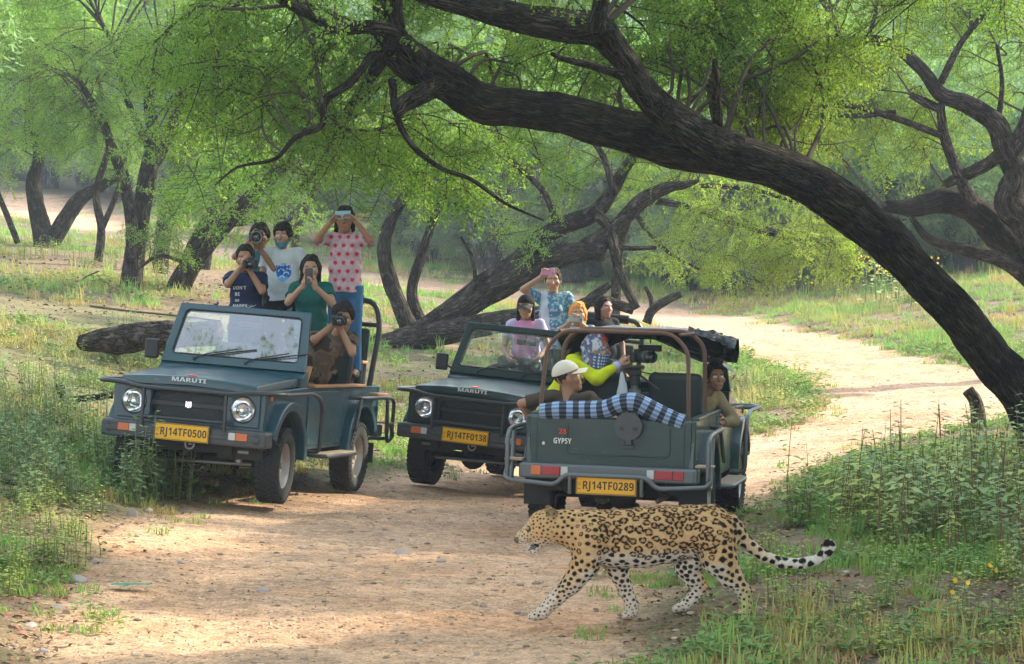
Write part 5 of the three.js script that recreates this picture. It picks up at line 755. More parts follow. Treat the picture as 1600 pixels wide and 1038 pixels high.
function canvasTex(w, h, draw) { const cv = document.createElement('canvas'); cv.width = w; cv.height = h; const g = cv.getContext('2d'); g.clearRect(0, 0, w, h); draw(g); const t = new THREE.CanvasTexture(cv); t.colorSpace = THREE.SRGBColorSpace; return t; }
// held things
const KM = { body: M(.02, .02, .021, .55), grip: M(.028, .028, .028, .85), glass: M(.03, .035, .05, .05, { clearcoat: 1 }), grey: M(.32, .31, .29, .5), ring: M(.15, .15, .15, .4) };
function photoCamera(label, at, yaw, pitch, L, r, barrel) {
  const g = thing('camera', label, 'camera'); mesh('camera_body', [box(.135, .09, .06, 0, 0, 0, .014), box(.05, .035, .05, 0, .055, .0, .01), box(.04, .09, .085, -.055, 0, .008, .015)], KM.body, g);
  const l = mesh('lens', new THREE.LatheGeometry([[.0, .03], [r * .78, .03], [r * .82, L * .45], [r, L * .5], [r, L * .92], [r * 1.06, L], [r * .98, L], [r * .9, L * .9], [r * .86, L * .86]].map(p => new THREE.Vector2(...p)), 28).rotateX(Math.PI / 2), barrel || KM.grip, g); mesh('front_glass', new THREE.SphereGeometry(r * 1.4, 20, 6, 0, 6.3, 0, .64).rotateX(Math.PI / 2).translate(0, 0, L * .86 - r * 1.12), KM.glass, l); mesh('focus_ring', new THREE.TorusGeometry(r * .99, .004, 6, 28).translate(0, 0, L * .7), KM.ring, l);
  g.position.copy(at); g.rotation.set(pitch, yaw, 0, 'YXZ'); return g;
}
function phone(label, at, yaw, pitch, roll, col) { // its back looks along +z
  const g = thing('phone', label, 'phone'); mesh('case', box(.075, .155, .011, 0, 0, 0, .005), M(...col, .4), g); const m = mesh('lens_island', box(.034, .036, .004, .016, .055, .007, .001), M(...col.map(k => k * .8), .3), g); for (const [x, y] of [[.008, .062], [.024, .062], [.016, .048]]) mesh('lens', cyl(.0055, .0055, .003, 14, x, y, .010, 'z'), KM.glass, m); mesh('screen', box(.07, .148, .002, 0, 0, -.0065), KM.glass, g);
  g.position.copy(at); g.rotation.set(pitch, yaw, roll, 'YXZ'); return g;
}
const mid = (a, b, t = .5) => a.clone().lerp(b, t);
const camPose = { hands: [[-.055, 1.47, .17], [.045, 1.45, .21]], poles: [[-.8, -1, .1], [.6, -1, .25]], grip: [{ dir: [.2, .6, .6], palm: [1, 0, .2] }, { dir: [-.3, .5, .8], palm: [-.2, .9, .1], curl: 1 }] };
// --- teal jeep ---
const G1 = 'people standing and sitting in the teal jeep';
{
  const navy = [.018, .028, .075], t1 = canvasTex(256, 256, g => { g.fillStyle = '#d8dce2'; g.font = 'bold 46px sans-serif'; g.fillText("DON'T", 20, 50); g.fillText('BE', 40, 110); g.font = 'bold 34px sans-serif'; g.fillText('GO', 36, 165); g.font = 'bold 50px sans-serif'; g.fillText('HAPPY', 14, 225); g.strokeStyle = '#c8ccd2'; g.lineWidth = 5; for (let i = 0; i < 3; i++) { g.beginPath(); g.arc(185 + i * 22, 200 - i * 6, 22, .2, 3.0); g.stroke(); } });
  const a = person({ jeep: 0, at: [-.43, 2.19, .45], H: 1.68, fem: 1, yaw: .12, label: 'girl in a navy slogan shirt raising a small camera in the teal jeep', group: G1, ...camPose, hands: [[.015, 1.49, .19], [.075, 1.44, .21]], shirt: navy, sleeve: .7, skin: skinA, hair: 'tied', look: [.1, -.05], print: { tex: t1, w: .24, h: .26, y: 1.17 }, trousers: [.02, .025, .05] });
  photoCamera('small black camera held by the girl in navy', mid(a.hand(0), a.hand(1)).add(V3(.05, .03, .06)), JYAW[0] + .25, .05, .085, .035);
  const b = person({ jeep: 0, at: [-.45, 2.42, -.02], H: 1.70, yaw: .15, label: 'man with a long lens standing behind the girl in navy', group: G1, ...camPose, hands: [[-.06, 1.53, .16], [.03, 1.44, .26]], shirt: [.05, .16, .18], sleeve: .35, skin: skinA, hair: 'short', beard: 0, look: [.05, -.05, .1], trousers: [.04, .04, .05] });
  photoCamera('black camera with a long beige lens held to the face of the man behind', mid(b.hand(0), b.hand(1), .3).add(V3(.03, .05, .06)), JYAW[0] + .32, .04, .22, .055, KM.grey);
  const t2 = canvasTex(256, 256, g => { g.fillStyle = '#1f6fd0'; g.beginPath(); g.arc(128, 140, 92, 0, 7); g.fill(); g.fillStyle = '#6fb6ee'; g.beginPath(); g.arc(120, 190, 60, .1, 3.0); g.fill(); g.strokeStyle = '#e6eef8'; g.lineWidth = 12; for (const [x, y, r] of [[100, 150, 40], [160, 180, 36], [110, 215, 30], [185, 130, 28]]) { g.beginPath(); g.arc(x, y, r, 3.4, 5.9); g.stroke(); } g.fillStyle = '#e6eef8'; g.fillRect(20, 60, 216, 16); g.fillStyle = '#1757b4'; g.font = 'bold 78px sans-serif'; g.fillText('SURF', 26, 122); });
  const boy = person({ jeep: 0, at: [-.18, 2.45, .1], H: 1.56, yaw: .1, label: 'boy in a white surf shirt with a blue mask under his chin', group: G1, hands: [[-.24, .84, .02], [.24, .84, .04]], shirt: [.60, .66, .74], sleeve: .55, skin: skinB, hair: 'short', fringe: .035, puff: .02, look: [-.05, 0], hem: .86, print: { tex: t2, w: .22, h: .24, y: 1.18, x: .03 }, trousers: [.012, .012, .014], extra: e => mesh('face_mask', nets(p => { const q = e.toHead(p); return smax(smax(Math.abs(e.headSDF(q) - .006) - .003, q.y + .062 - Math.max(0, .05 - q.z) * .9, .004), -(q.y + .125), .004) * e.hs + (q.z < -.01 ? 1 : 0); }, e.headC.clone().subScalar(.2), e.headC.clone().addScalar(.2), .0052, () => [.10, .27, .38]), clothMat, e.root) });
  const gr = person({ jeep: 0, at: [.26, 2.14, .5], H: 1.66, fem: 1, yaw: .12, label: 'woman in a dark green top looking at the black phone in her hands', group: G1, hands: [[-.02, 1.39, .30], [.09, 1.38, .31]], poles: [[-.8, -1, .1], [.8, -1, .1]], grip: [{ dir: [.3, .9, .2], palm: [.7, .1, -.6] }, { dir: [-.2, .9, .2], palm: [-.7, .1, -.6] }], shirt: [.012, .105, .095], sleeve: .62, skin: skinB, hair: 'long', hairLen: -.15, look: [.15, -.05], hem: .80, trousers: [.02, .02, .025] });
  phone('black phone held upright by the woman in dark green', mid(gr.hand(0), gr.hand(1)).add(V3(0, .09, .03)), JYAW[0] + .1, -.1, 0, [.03, .03, .035]);
  const pk = person({ jeep: 0, at: [.40, 2.66, -.05], H: 1.68, fem: 1, yaw: .15, label: 'woman in a pink dotted shirt holding a blue phone up to her face', group: G1, hands: [[-.095, 1.53, .26], [.125, 1.54, .26]], poles: [[-.9, -1, .2], [.9, -1, .2]], grip: [{ dir: [.5, .5, .5], palm: [.6, 0, .7] }, { dir: [-.5, .5, .5], palm: [-.6, 0, .7] }], sleeve: .75, skin: skinA, hair: 'long', hairLen: -.10, hem: .84, trousers: [.05, .15, .32], bottoms: 'jeans', fine: .0095,
    shirt: (p, n, e) => { const u = p.x / .085, v = p.y / .085, r = Math.floor(v), du = u - Math.floor(u + (r & 1) * .5) + (r & 1) * .5 - .5, dv = v - r - .5, k = Math.hypot(du, dv); return k < .21 ? [.55, .03, .09] : k < .34 ? [.62, .35, .42] : noise3(p.x * 90, p.y * 90, p.z * 90) > .62 ? [.52, .36, .45] : [.62, .48, .55]; } });
  phone('light blue phone held sideways by the woman in the dotted shirt', mid(pk.hand(0), pk.hand(1)).add(V3(.0, .055, .04)), JYAW[0] + .15, 0, -Math.PI / 2 + .03, [.30, .55, .68]);
  const camo = (p, n) => { const k = fbm(p.x * 11, p.y * 9, p.z * 11, 3); return k > .56 ? [.045, .035, .028] : k > .47 ? [.15, .105, .075] : [.105, .08, .055]; };
  const fm = person({ jeep: 0, at: [.80, 1.69, 1.08], H: 1.74, seat: 1, tuck: 1, yaw: .12, lean: [.62, .14], label: 'man in a camouflage shirt leaning out of the front seat with a camera', group: G1, ...camPose, hands: [[-.02, 1.51, .17], [.05, 1.46, .20]], poles: [[-.9, -.7, .1], [.5, -1, .2]], shirt: camo, sleeve: .62, skin: skinA, hair: 'short', puff: .02, look: [.12, -.22], trousers: p => fbm(p.x * 9, p.y * 9, p.z * 9, 2) > .5 ? [.14, .11, .06] : [.20, .16, .09] });
  photoCamera('black camera held to the eye by the man in camouflage', mid(fm.hand(0), fm.hand(1)).add(V3(.02, .05, .07)), JYAW[0] + .25, .12, .10, .042);
}
// --- middle jeep ---
const G2 = 'people in the dark green middle jeep';
{
  const cap = (e, colr, brimTilt = 0, back) => { const g = mesh('cap', nets(p => { const q = e.toHead(p); return smax(Math.abs(sdEll(q, V3(0, .034, -.014), .087, .100, .104)) - .005, .042 + q.z * .12 - q.y, .004) * e.hs; }, e.headC.clone().subScalar(.22), e.headC.clone().addScalar(.22), .0065, () => colr), clothMat, e.root); const b = sheet((u, v) => e.fromHead(V3((u - .5) * .155 * (1 - .25 * v * v), .052 - .02 * v - brimTilt * v - .028 * (2 * u - 1) ** 2, .066 + .095 * v * (1 - .3 * (2 * u - 1) ** 2) - .045 * (2 * u - 1) ** 2 * (1 - v))), 10, 5); mesh('brim', b, M(...colr, .9), g); };
  person({ jeep: 1, at: [-.33, 1.92, .62], H: 1.66, fem: 1, seat: 1, yaw: .22, label: 'woman in a pink top and black cap behind the windscreen', group: G2, hands: [[-.16, 1.0, .25], [.16, 1.0, .25]], shirt: (p, n, e) => Math.abs(p.x) > .12 ? [.48, .42, .62] : [.62, .28, .50], sleeve: .6, skin: skinB, hair: 'long', puff: -.002, hairLen: -.15, look: [0, -.03], extra: e => cap(e, [.012, .014, .016], .02) });
  const blue = person({ jeep: 1, at: [-.22, 2.25, .1], H: 1.72, fem: 1, yaw: .2, label: 'woman in a blue patterned kurta holding a pink phone high', group: G2, hands: [[-.10, 1.585, .22], [.20, 1.0, .16]], poles: [[-1, -.55, .1], [.6, -1, -.2]], grip: [{ dir: [.5, .8, .2], palm: [.5, 0, .8] }, {}], sleeve: .7, skin: skinB, hair: 'tied', hairCol: [.05, .032, .022], look: [.1, -.05], hem: .80, fine: .010, shirt: (p, n) => p.z > .02 && p.x > -.13 && p.x < -.03 - (p.y - 1.2) * .1 ? [.45, .55, .64] : noise3(p.x * 55, p.y * 55, p.z * 55) > .58 ? [.36, .48, .55] : [.07, .22, .34] });
  phone('pink phone held sideways by the woman in blue', blue.hand(0).add(V3(.075, .055, .05)), JYAW[1] + .2, 0, -Math.PI / 2, [.65, .28, .48]);
  const or = person({ jeep: 1, at: [.28, 1.91, .62], H: 1.62, fem: 1, seat: 1, yaw: .25, label: 'person with orange hair photographing with a phone in the middle jeep', group: G2, hands: [[-.07, 1.46, .26], [.05, 1.44, .27]], poles: [[-1, -.8, .1], [1, -.8, .1]], grip: [{ dir: [.4, .8, .2], palm: [.6, 0, .7] }, { dir: [-.4, .8, .2], palm: [-.6, 0, .7] }], shirt: (p) => noise3(p.x * 40, p.y * 40, p.z * 40) > .5 ? [.30, .42, .50] : [.08, .17, .26], sleeve: .6, skin: [.48, .28, .18], hair: 'long', hairLen: -.06, hairCol: [.62, .26, .06], look: [.1, -.05] });
  phone('silver phone held sideways by the person with orange hair', mid(or.hand(0), or.hand(1)).add(V3(.0, .05, .04)), JYAW[1] + .2, 0, -Math.PI / 2, [.45, .50, .55]);
  person({ jeep: 1, at: [.32, 2.0, -.2], H: 1.58, fem: 1, yaw: .8, label: 'dark-haired woman smiling sideways at the back of the middle jeep', group: G2, hands: [[-.2, .9, .15], [.2, .9, .15]], shirt: [.03, .03, .035], sleeve: .6, skin: [.36, .20, .15], hair: 'long', hairLen: -.12, look: [.25, 0] });
  // --- jeep with hoops ---
  const G3 = 'people in the jeep with rusty hoops', check = (k, a, b, c2) => p => { const u = Math.floor((p.x + p.z * .6) / k), v = Math.floor((p.y + p.z * .3) / k); return (u + v) % 2 ? a : ((u * 3 + v) % 4 === 0 ? c2 : b); };
  person({ jeep: 2, at: [.34, 1.56, .55], H: 1.66, fem: 1, seat: 1, yaw: -1.62, neckline: .075, headShift: [0, -.05, .06], shrug: [.03, .03], lean: [0, .55], label: 'woman in a lime jacket and printed headscarf aiming a large camera', group: G3, hands: [[-.09, 1.37, .40], [.08, 1.33, .40]], poles: [[-.5, -1, .0], [.5, -1, 0]], grip: [{ dir: [.1, .4, 1], palm: [1, .3, 0] }, { dir: [-.1, .4, 1], palm: [-1, .3, 0] }], shirt: p => [.50, .56, .02].map(k => k * (.9 + .2 * noise3(p.x * 30, p.y * 30, p.z * 30))), top: 'jacket', sleeve: 1.82, skin: skinB, hair: 'none', look: [.1, -.12], trousers: [.02, .02, .022],
    extra: e => {
      mesh('headscarf', nets(p => { const q = e.toHead(p), n = .004 * noise3(q.x * 50, q.y * 50, q.z * 50); let d = sdEll(q, V3(0, .035, -.02), .094, .108, .110); d = smin(d, sdEll(q, V3(0, .0, -.10), .055, .06, .05), .03); d = smin(d, sdCap(q, V3(0, -.02, -.06), V3(0, -.15, -.06), .062, .07), .03); d = smax(d, -Math.max(-(q.z - .042 + (q.y - .06) * .8), -(.078 - q.y)), .01); return (smax(d, -.19 - q.y + (q.z > -.02 ? .16 : 0), .01) + n) * e.hs; }, e.headC.clone().subScalar(.24), e.headC.clone().addScalar(.24), .006, p => { const q = e.toHead(p); if (q.z > .05 - q.y * .3 && q.y > .03) return [.55, .12, .11]; const k = noise3(q.x * 60, q.y * 45, q.z * 60); return k > .62 ? [.58, .60, .68] : k > .48 ? [.22, .30, .48] : k < .25 ? [.45, .12, .14] : [.10, .15, .28]; }), clothMat, e.root);
      mesh('face_scarf', nets(p => { const q = e.toHead(p), n = .006 * noise3(q.x * 40, q.y * 40, q.z * 40); let d = sdEll(q, V3(0, -.055, .028), .072, .075, .080); d = smin(d, sdCap(q, V3(0, -.12, .02), V3(0, -.19, .02), .07, .075), .03); return (smax(d, q.y + .012 + Math.max(0, .03 - q.z) * .3, .008) + n) * e.hs; }, e.headC.clone().add(V3(-.2, -.36, -.2)), e.headC.clone().add(V3(.2, .1, .2)), .0055, p => { const q = e.toHead(p), a = Math.abs(((q.x + q.z) / .03) % 1), b = Math.abs((q.y / .026) % 1); return (a > .22 && a < .7 && b > .25 && b < .75) ? [.62, .66, .74] : [.07, .12, .27]; }), clothMat, e.root);
      e.arms.forEach(a => mesh('cuff', tube([a.e.clone().lerp(a.h, .78), a.e.clone().lerp(a.h, .98)], [.046 * e.s, .038 * e.s], 14, { sub: 3 }), M(.42, .42, .68, .85), e.root));
    } });
  person({ jeep: 2, at: [.47, 1.33, -.16], H: 1.74, seat: 1, yaw: -.42, lean: [.10, -.30], shrug: [.02, .03], label: 'man in a brown shirt and white cap reclining against the tailgate', group: G3, hands: [[-.26, 1.12, .16], [.44, 1.14, -.02]], poles: [[-1, .0, -.8], [1, -.2, -.5]], shirt: [.062, .05, .038], sleeve: .85, skin: skinA, hair: 'short', hairCol: [.03, .028, .027], puff: -.004, look: [-.85, .22], trousers: [.16, .2, .10], extra: e => cap(e, [.60, .55, .45], -.01) });
  person({ jeep: 2, at: [-.66, 1.33, .92], H: 1.58, seat: 1, tuck: 1, yaw: -2.3, lean: [.33, .37], label: 'driver in khaki looking back over the side of the jeep', group: G3, hands: [[-.02, 1.14, .27], [.10, 1.12, .29]], poles: [[-.8, -1, .4], [1, -.7, .3]], shirt: [.24, .19, .11], sleeve: 1.75, skin: skinC, hair: 'short', look: [-.35, .1], trousers: [.10, .08, .05] });
}
{ // camera on its stand, bag, rolled mattress on the tailgate
  const c0 = onJeep(2, -.02, 1.50, .50), yaw = JYAW[2] - 1.95 - .75;
  photoCamera('large camera with a telephoto lens on the stand in the jeep with hoops', c0, -.12 + .55, -.05, .27, .052, KM.body);
  const st = thing('camera_stand', 'black camera support with a fluid head standing inside the jeep with hoops', 'tripod', null, onJeep(2, -.02, .57, .50));
  mesh('fluid_head', [box(.12, .06, .10, 0, .80, 0, .015), cyl(.045, .055, .09, 16, 0, .73, 0), box(.17, .025, .14, 0, .845, .01, .008)], KM.body, st); mesh('column', [cyl(.035, .035, .70, 14, 0, .35, 0), cyl(.055, .055, .05, 16, 0, .62, 0), cyl(.05, .05, .04, 16, 0, .50, 0)], KM.ring, st); for (let i = 0; i < 3; i++) { const a = i * 2.1 + .4; mesh('leg', pipe([[Math.cos(a) * .05, .62, Math.sin(a) * .05], [Math.cos(a) * .16, .01, Math.sin(a) * .16]], .02), KM.body, st); }
  mesh('pan_handle', pipe([[.04, .78, .02], [.12, .72, .14], [.20, .66, .25]], .01), KM.body, st);
  const bag = mesh('plastic_bag', nets(p => { const t = clamp((p.y + .17) / .34), r = lerp(.058, .012, t * t); return (Math.hypot(p.x, p.z * 1.2) - r + .014 * (noise3(p.x * 30, p.y * 18, p.z * 30) - .5)) * .7 + Math.max(0, Math.abs(p.y) - .17); }, V3(-.1, -.2, -.1), V3(.1, .2, .1), .009), M(.55, .62, .66, .45, { transmission: .3, thickness: 0 })); bag.position.copy(onJeep(2, .085, 1.20, .36)); top(bag, 'plastic_bag', 'thin white plastic bag hanging beside the camera stand', 'bag');
  const pts = [[.60, 1.06], [.45, 1.075], [.25, 1.08], [.05, 1.10], [-.08, 1.155], [-.20, 1.165], [-.32, 1.11], [-.45, 1.05], [-.60, 1.0]].map(([x, y]) => V3(x, y, -.69 + .02 * Math.sin(x * 9))), tg = tube(pts, [.066, .075, .08, .08, .078, .075, .075, .078,   .08, .08, .076, .066], 26, { n: 90, rough: .10 }), uv = tg.attributes.uv, cols = [];
  for (let i = 0; i < uv.count; i++) { const a = uv.getX(i), l = uv.getY(i); uv.setXY(i, l, a * 4.2); }
  const plaid = tile(512, (x, y) => { const st = (t, n) => (t * n % 1 + 1) % 1 < .5 ? 1 : 0, a = st(x, 4), b = st(y, 4), w = .9 + .2 * tnoise(x, y, 200, 3); const k = a * .5 + b * .5, pal = k > .9 ? [.50, .66, .76] : k < .1 ? [.13, .13, .15] : a ? [.44, .44, .60] : [.26, .30, .36]; return pal.map(v => v * w); }); plaid.repeat.set(2.3, 1.9);
  const bol = mesh('rolled_mattress', tg, M(1, 1, 1, .95, { map: plaid, sheen: .3 })); bol.applyMatrix4(JEEP[2]); top(bol, 'rolled_mattress', 'checked blue and black rolled mattress draped over the tailgate', 'mattress');
}

// ---------- leopard ----------
{
  const D = 15.8, O = P(980, 968, D); O.y = groundY(O.x, O.z);
  const J = (u, v, dz = 0) => P(790 + u / 3.019, 770 + v / 3.019, D + dz).sub(O), r2 = r => r / 3.019 * D / FPX;
  const chain = (list, k = .05) => { const j = list.map(([u, v, r, dz]) => ({ p: J(u, v, dz || 0), r: r2(r) })); return j; };
  const torso = chain([[415, 212, 112], [520, 216, 134], [640, 212, 140], [760, 197, 134], [860, 184, 122], [960, 176, 118], [1035, 188, 90]]).map(j => ({ p: V3(j.p.x, j.p.y, j.p.z * 1.3), r: j.r }));
  const neck = chain([[410, 190, 100], [300, 166, 84], [215, 150, 68]]);
  const legs = [
    chain([[405, 220, 92, -.075], [375, 340, 66, -.085], [312, 430, 46, -.085], [228, 508, 35, -.08], [172, 566, 30, -.08], [138, 580, 25, -.08]]),
    chain([[500, 265, 78, .08], [528, 360, 52, .09], [563, 450, 33, .095], [596, 528, 29, .10], [596, 562, 28, .10], [574, 574, 22, .10]]),
    chain([[985, 205, 100, -.06], [1008, 310, 84, -.085], [1058, 390, 56, -.09], [1126, 466, 34, -.09], [1134, 530, 28, -.09], [1124, 574, 27, -.09], [1084, 588, 25, -.09]]),
    chain([[930, 240, 88, .07], [860, 350, 62, .09], [888, 408, 46, .095], [920, 450, 32, .10], [880, 503, 27, .10], [843, 534, 25, .10], [815, 544, 20, .10]]),
  ];
  const toes = []; for (const [u, v, dz] of [[118, 584, -.08], [562, 580, .10], [1062, 594, -.09], [800, 548, .10]]) for (const s of [-1.5, -.5, .5, 1.5]) toes.push({ a: J(u + 22, v - 4, dz + s * .022), b: J(u, v, dz + s * .026), r: r2(15) });
  const tail = chain([[1062, 150, 42], [1100, 195, 33], [1150, 248, 29], [1215, 298, 27], [1295, 330, 25], [1390, 336, 24], [1470, 316, 24], [1515, 282, 25], [1530, 252, 26], [1524, 244, 24]]);
  const hd = { skull: J(185, 148), brow: J(150, 140), mz0: J(140, 185), mz1: J(82, 212), nose: J(58, 222), jaw0: J(175, 215), jaw1: J(126, 272), cheek: J(190, 195) };
  const ears = [J(218, 104, -.07), J(200, 92, .07)];
  const M0 = J(95, 262), M1 = J(150, 246), O0 = J(0, 0), earIn = ears.map(e => e.clone().add(V3(-.022, .004, 0)));
  const head = p => {
    let d = sdEll(p, hd.skull, r2(72), r2(66), .088); d = smin(d, sdEll(p, hd.cheek, r2(58), r2(52), .085), .04); d = smin(d, sdCap(p, hd.mz0, hd.mz1, r2(46), r2(30)) , .035); d = smin(d, sdCap(p, hd.brow, hd.nose, r2(36), r2(17)), .03);
    d = smin(d, sdCap(p, hd.jaw0, hd.jaw1, r2(38), r2(19)), .03);
    d = smax(d, -sdCap(p, M0, M1, r2(7), r2(4)), .01); // open mouth
    ears.forEach((e, i) => { d = smin(d, smax(sdEll(p, e, r2(24), r2(32), .030), -sdEll(p, earIn[i], r2(12), r2(22), .018), .008), .018); });
    return d;
  };
  const tailD = p => { let d = 9; for (let i = 0; i < tail.length - 1; i++) d = smin(d, sdCap(p, tail[i].p, tail[i + 1].p, tail[i].r, tail[i + 1].r), .012); return d; };
  const q = V3(), sdf = p => {
    let d = 9; q.set(p.x, p.y, p.z * 1.3); for (let i = 0; i < torso.length - 1; i++) d = smin(d, sdCap(q, torso[i].p, torso[i + 1].p, torso[i].r, torso[i + 1].r) * .85, .02);
    let n = 9; for (let i = 0; i < neck.length - 1; i++) n = smin(n, sdCap(p, neck[i].p, neck[i + 1].p, neck[i].r, neck[i + 1].r), .03); d = smin(d, n, .07);
    if (p.x < neck[1].p.x + .05) d = smin(d, head(p), .03);
    for (const l of legs) { let e = 9; for (let i = 0; i < l.length - 1; i++) e = smin(e, sdCap(p, l[i].p, l[i + 1].p, l[i].r, l[i + 1].r), .02); d = smin(d, e, .045); }
    for (const t of toes) d = smin(d, sdCap(p, t.a, t.b, t.r * 1.1, t.r), .008);
    return p.x > torso[6].p.x - .1 ? smin(d, tailD(p), .03) : d;
  };
  const lo = J(10, 640, -.32), hi = J(1590, 30, .34); lo.z = -.32; hi.z = .32; lo.y = Math.min(lo.y, -.03);
  const zone = p => { const u = (p.x - O0.x) / r2(1), v = (O0.y - p.y) / r2(1); return [u, v]; };
  const geo = nets(sdf, lo, hi, .0052), A = geo.attributes.position, N = geo.attributes.normal, R = RNG(5);
  // spots: scattered over the coat at spacings that suit each part of the body
  const kind = (u, v) => { // [spacing, radius, ring]
    if (u > 1085 && v < 420) return u > 1460 ? [.050, .026, 0] : [.046, .0185, 0]; if (u < 235) return u < 130 ? [.017, .0045, 0] : [.021, .0062, 0]; if (v > 535) return [.020, .0055, 0]; if (v > 430) return [.026, .0095, 0]; if (v > 330) return [.034, .0140, 0]; if (u < 330) return [.031, .0105, 0]; if (u < 450) return [.037, .0145, .35]; if (v > 280) return [.046, .0185, .2]; if (u > 1000) return [.043, .0185, .5]; return [.0465, .0230, 1];
  };
  const cell = .06, grid = new Map(), key = (x, y, z) => `${Math.floor(x / cell)},${Math.floor(y / cell)},${Math.floor(z / cell)}`, seeds = [];
  const near = (x, y, z, f) => { const a = Math.floor(x / cell), b = Math.floor(y / cell), c = Math.floor(z / cell); for (let i = -1; i < 2; i++) for (let j = -1; j < 2; j++) for (let k = -1; k < 2; k++) { const l = grid.get(`${a + i},${b + j},${c + k}`); if (l) for (const s of l) f(s); } };
  for (let t = 0; t < 60000; t++) {
    const i = Math.floor(R() * A.count), x = A.getX(i), y = A.getY(i), z = A.getZ(i), [u, v] = zone({ x, y }), [sp, rad, ring] = kind(u, v); let ok = true;
    near(x, y, z, s => { if (Math.hypot(s.x - x, s.y - y, s.z - z) < (s.sp + sp) / 2) ok = false; }); if (!ok) continue;
    const s = { x, y, z, sp, rad: rad * (.85 + .3 * R()), ring: R() < ring ? 1 : 0, n: V3(N.getX(i), N.getY(i), N.getZ(i)), ph: R() * 6.28, gaps: 2 + Math.floor(R() * 2), k: seeds.length }; s.t = V3(1, 0, 0).addScaledVector(s.n, -s.n.x).normalize(); s.b = s.n.clone().cross(s.t); seeds.push(s); const kk = key(x, y, z); if (!grid.has(kk)) grid.set(kk, []); grid.get(kk).push(s);
  }
  const col = new Float32Array(A.count * 3), dark = [.016, .012, .010];
  for (let i = 0; i < A.count; i++) {
    const x = A.getX(i), y = A.getY(i), z = A.getZ(i), ny = N.getY(i), [u, v] = zone({ x, y });
    const fur = .86 + .28 * noise3(x * 90, y * 90, z * 90) * (1) ;
    let white = 0; if (u > 1085 && v < 420) white = sstep(1150, 1330, u) * .9 + .35; else if (u < 240) white = Math.max(sstep(205, 250, v) * .9, sstep(150, 90, u) * sstep(190, 225, v) * .5, sstep(128, 96, u) * .35); else white = Math.max(sstep(.0, -.55, ny) * sstep(240, 300, v), sstep(295, 375, v) * sstep(440, 500, u) * sstep(960, 900, u) * .85, sstep(430, 590, v) * .42, z > .05 ? .34 * sstep(330, 420, v) : 0, u > 760 && u < 920 && v > 262 ? sstep(262, 300, v) * .9 : 0);
    let c = [lerp(.55, .62, white), lerp(.36, .55, white), lerp(.17, .45, white)].map(k => k * fur); let m = 0, inner = 0;
    near(x, y, z, s => {
      const dx = x - s.x, dy = y - s.y, dz = z - s.z, a = dx * s.t.x + dy * s.t.y + dz * s.t.z, b = dx * s.b.x + dy * s.b.y + dz * s.b.z, h = Math.abs(dx * s.n.x + dy * s.n.y + dz * s.n.z); if (h > s.rad * 1.2) return;
      const w = 1 + .28 * (noise3(a * 75 + s.k * 3.1, b * 75, s.k * 1.7) - .5) * 2, d = Math.hypot(a * (1 - .12), b) * w, ang = Math.atan2(b, a);
      if (s.ring) { const gap = Math.cos(ang * s.gaps + s.ph) * .5 + .5; const ring = sstep(s.rad * 1.12, s.rad * .98, d) * sstep(s.rad * .42, s.rad * .56, d) * sstep(-.02, .07, gap); m = Math.max(m, ring); inner = Math.max(inner, sstep(s.rad * .85, s.rad * .5, d)); } else m = Math.max(m, sstep(s.rad * 1.12, s.rad * .82, d));
    });
    if (inner) c = c.map((k, j) => k * lerp(1, [.86, .72, .58][j], inner));
    // face: nose leather, lips, dark line of the eye, ear backs
    const mouth = -sdCap({ x, y, z: 0 }, M0, M1, r2(17), r2(9)), eye = Math.hypot(u - 106, v - 168) < 13 && Math.abs(z) > .035;
    if (u < 62 && v > 208 && v < 240) m = Math.max(m, .75); if (u < 175 && mouth > 0) m = 1; if (eye) m = .95; for (const e of ears) if (Math.hypot(x - e.x, y - e.y - .01) < r2(30) && Math.abs(z - e.z) < .05) m = Math.max(m, .55 * sstep(120, 100, v)); if (u > 1485 && v < 262 && u < 1530) m = Math.max(m, sstep(262, 250, v));
    for (let k = 0; k < 3; k++) col[i * 3 + k] = lerp(c[k], dark[k], m);
  }
  geo.setAttribute('color', new THREE.BufferAttribute(col, 3));
  const L = thing('leopard', 'spotted leopard walking across the dirt track in front of the jeeps', 'leopard', null, O);
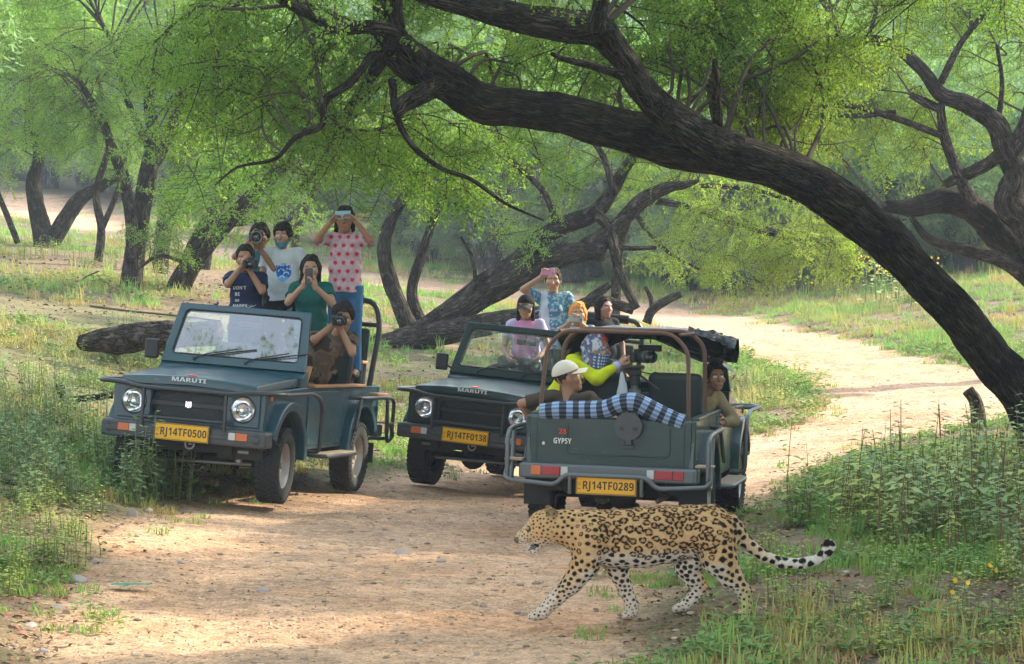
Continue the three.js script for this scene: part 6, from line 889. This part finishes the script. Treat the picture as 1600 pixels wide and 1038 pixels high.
  mesh('body', geo, M(1, 1, 1, .85, { vertexColors: true, sheen: .25, sheenRoughness: .6, sheenColor: new THREE.Color(.9, .8, .65), specularIntensity: .3 }), L);
  { // short coat of hair lying back along the body
    const hair = new THREE.BufferGeometry(); hair.setAttribute('position', new THREE.Float32BufferAttribute([-.0009, 0, 0, .0009, 0, 0, 0, 1, 0], 3)); hair.setIndex([0, 1, 2]); hair.computeVertexNormals();
    const list = [], n = V3(), Rh = RNG(8); for (let k = 0; k < 90000; k++) { const i = Math.floor(Rh() * A.count); n.set(N.getX(i), N.getY(i), N.getZ(i)); const u = zone({ x: A.getX(i), y: A.getY(i) })[0], d = V3(1, -.25, 0).add(V3(Rh() - .5, Rh() - .5, Rh() - .5).multiplyScalar(.6)); d.addScaledVector(n, -d.dot(n)).normalize().addScaledVector(n, .38).normalize(); const q = new THREE.Quaternion().setFromUnitVectors(Yup, d).multiply(new THREE.Quaternion().setFromAxisAngle(Yup, Rh() * 6.28)), b = .8 + .45 * Rh(); list.push({ p: V3(A.getX(i), A.getY(i), A.getZ(i)), q, s: V3(1, .007 + .006 * Rh() + (u < 140 ? -.003 : 0), 1), c: [col[i * 3] * b, col[i * 3 + 1] * b, col[i * 3 + 2] * b] }); }
    instanced('fur', hair, M(1, 1, 1, .8, { specularIntensity: .3 }), list, L);
  }
  for (const s of [-1, 1]) { const e = J(104, 166, 0); mesh('eye', new THREE.SphereGeometry(.011, 12, 10).translate(e.x, e.y, s * .044), M(.45, .33, .08, .15), L); }
  mesh('tongue', new THREE.SphereGeometry(.016, 12, 8).scale(1.6, .5, 1).translate(J(128, 262).x, J(128, 262).y, 0), M(.35, .10, .09, .5), L);
  const wh = []; for (const s of [-1, 1]) for (let i = 0; i < 5; i++) { const a = J(78, 228 + i * 4), z = s * .035; wh.push(pipe([[a.x, a.y, z], [a.x + .04 + i * .006, a.y - .008 - i * .006, z + s * .05], [a.x + .10, a.y - .03 - i * .008, z + s * .08]], .0006, { seg: 3, sub: 2 })); }
  tag(mesh('whiskers', wh, M(.8, .8, .78, .5), L), null, null, null, 'stuff');
}

renderer.render(scene, camera);
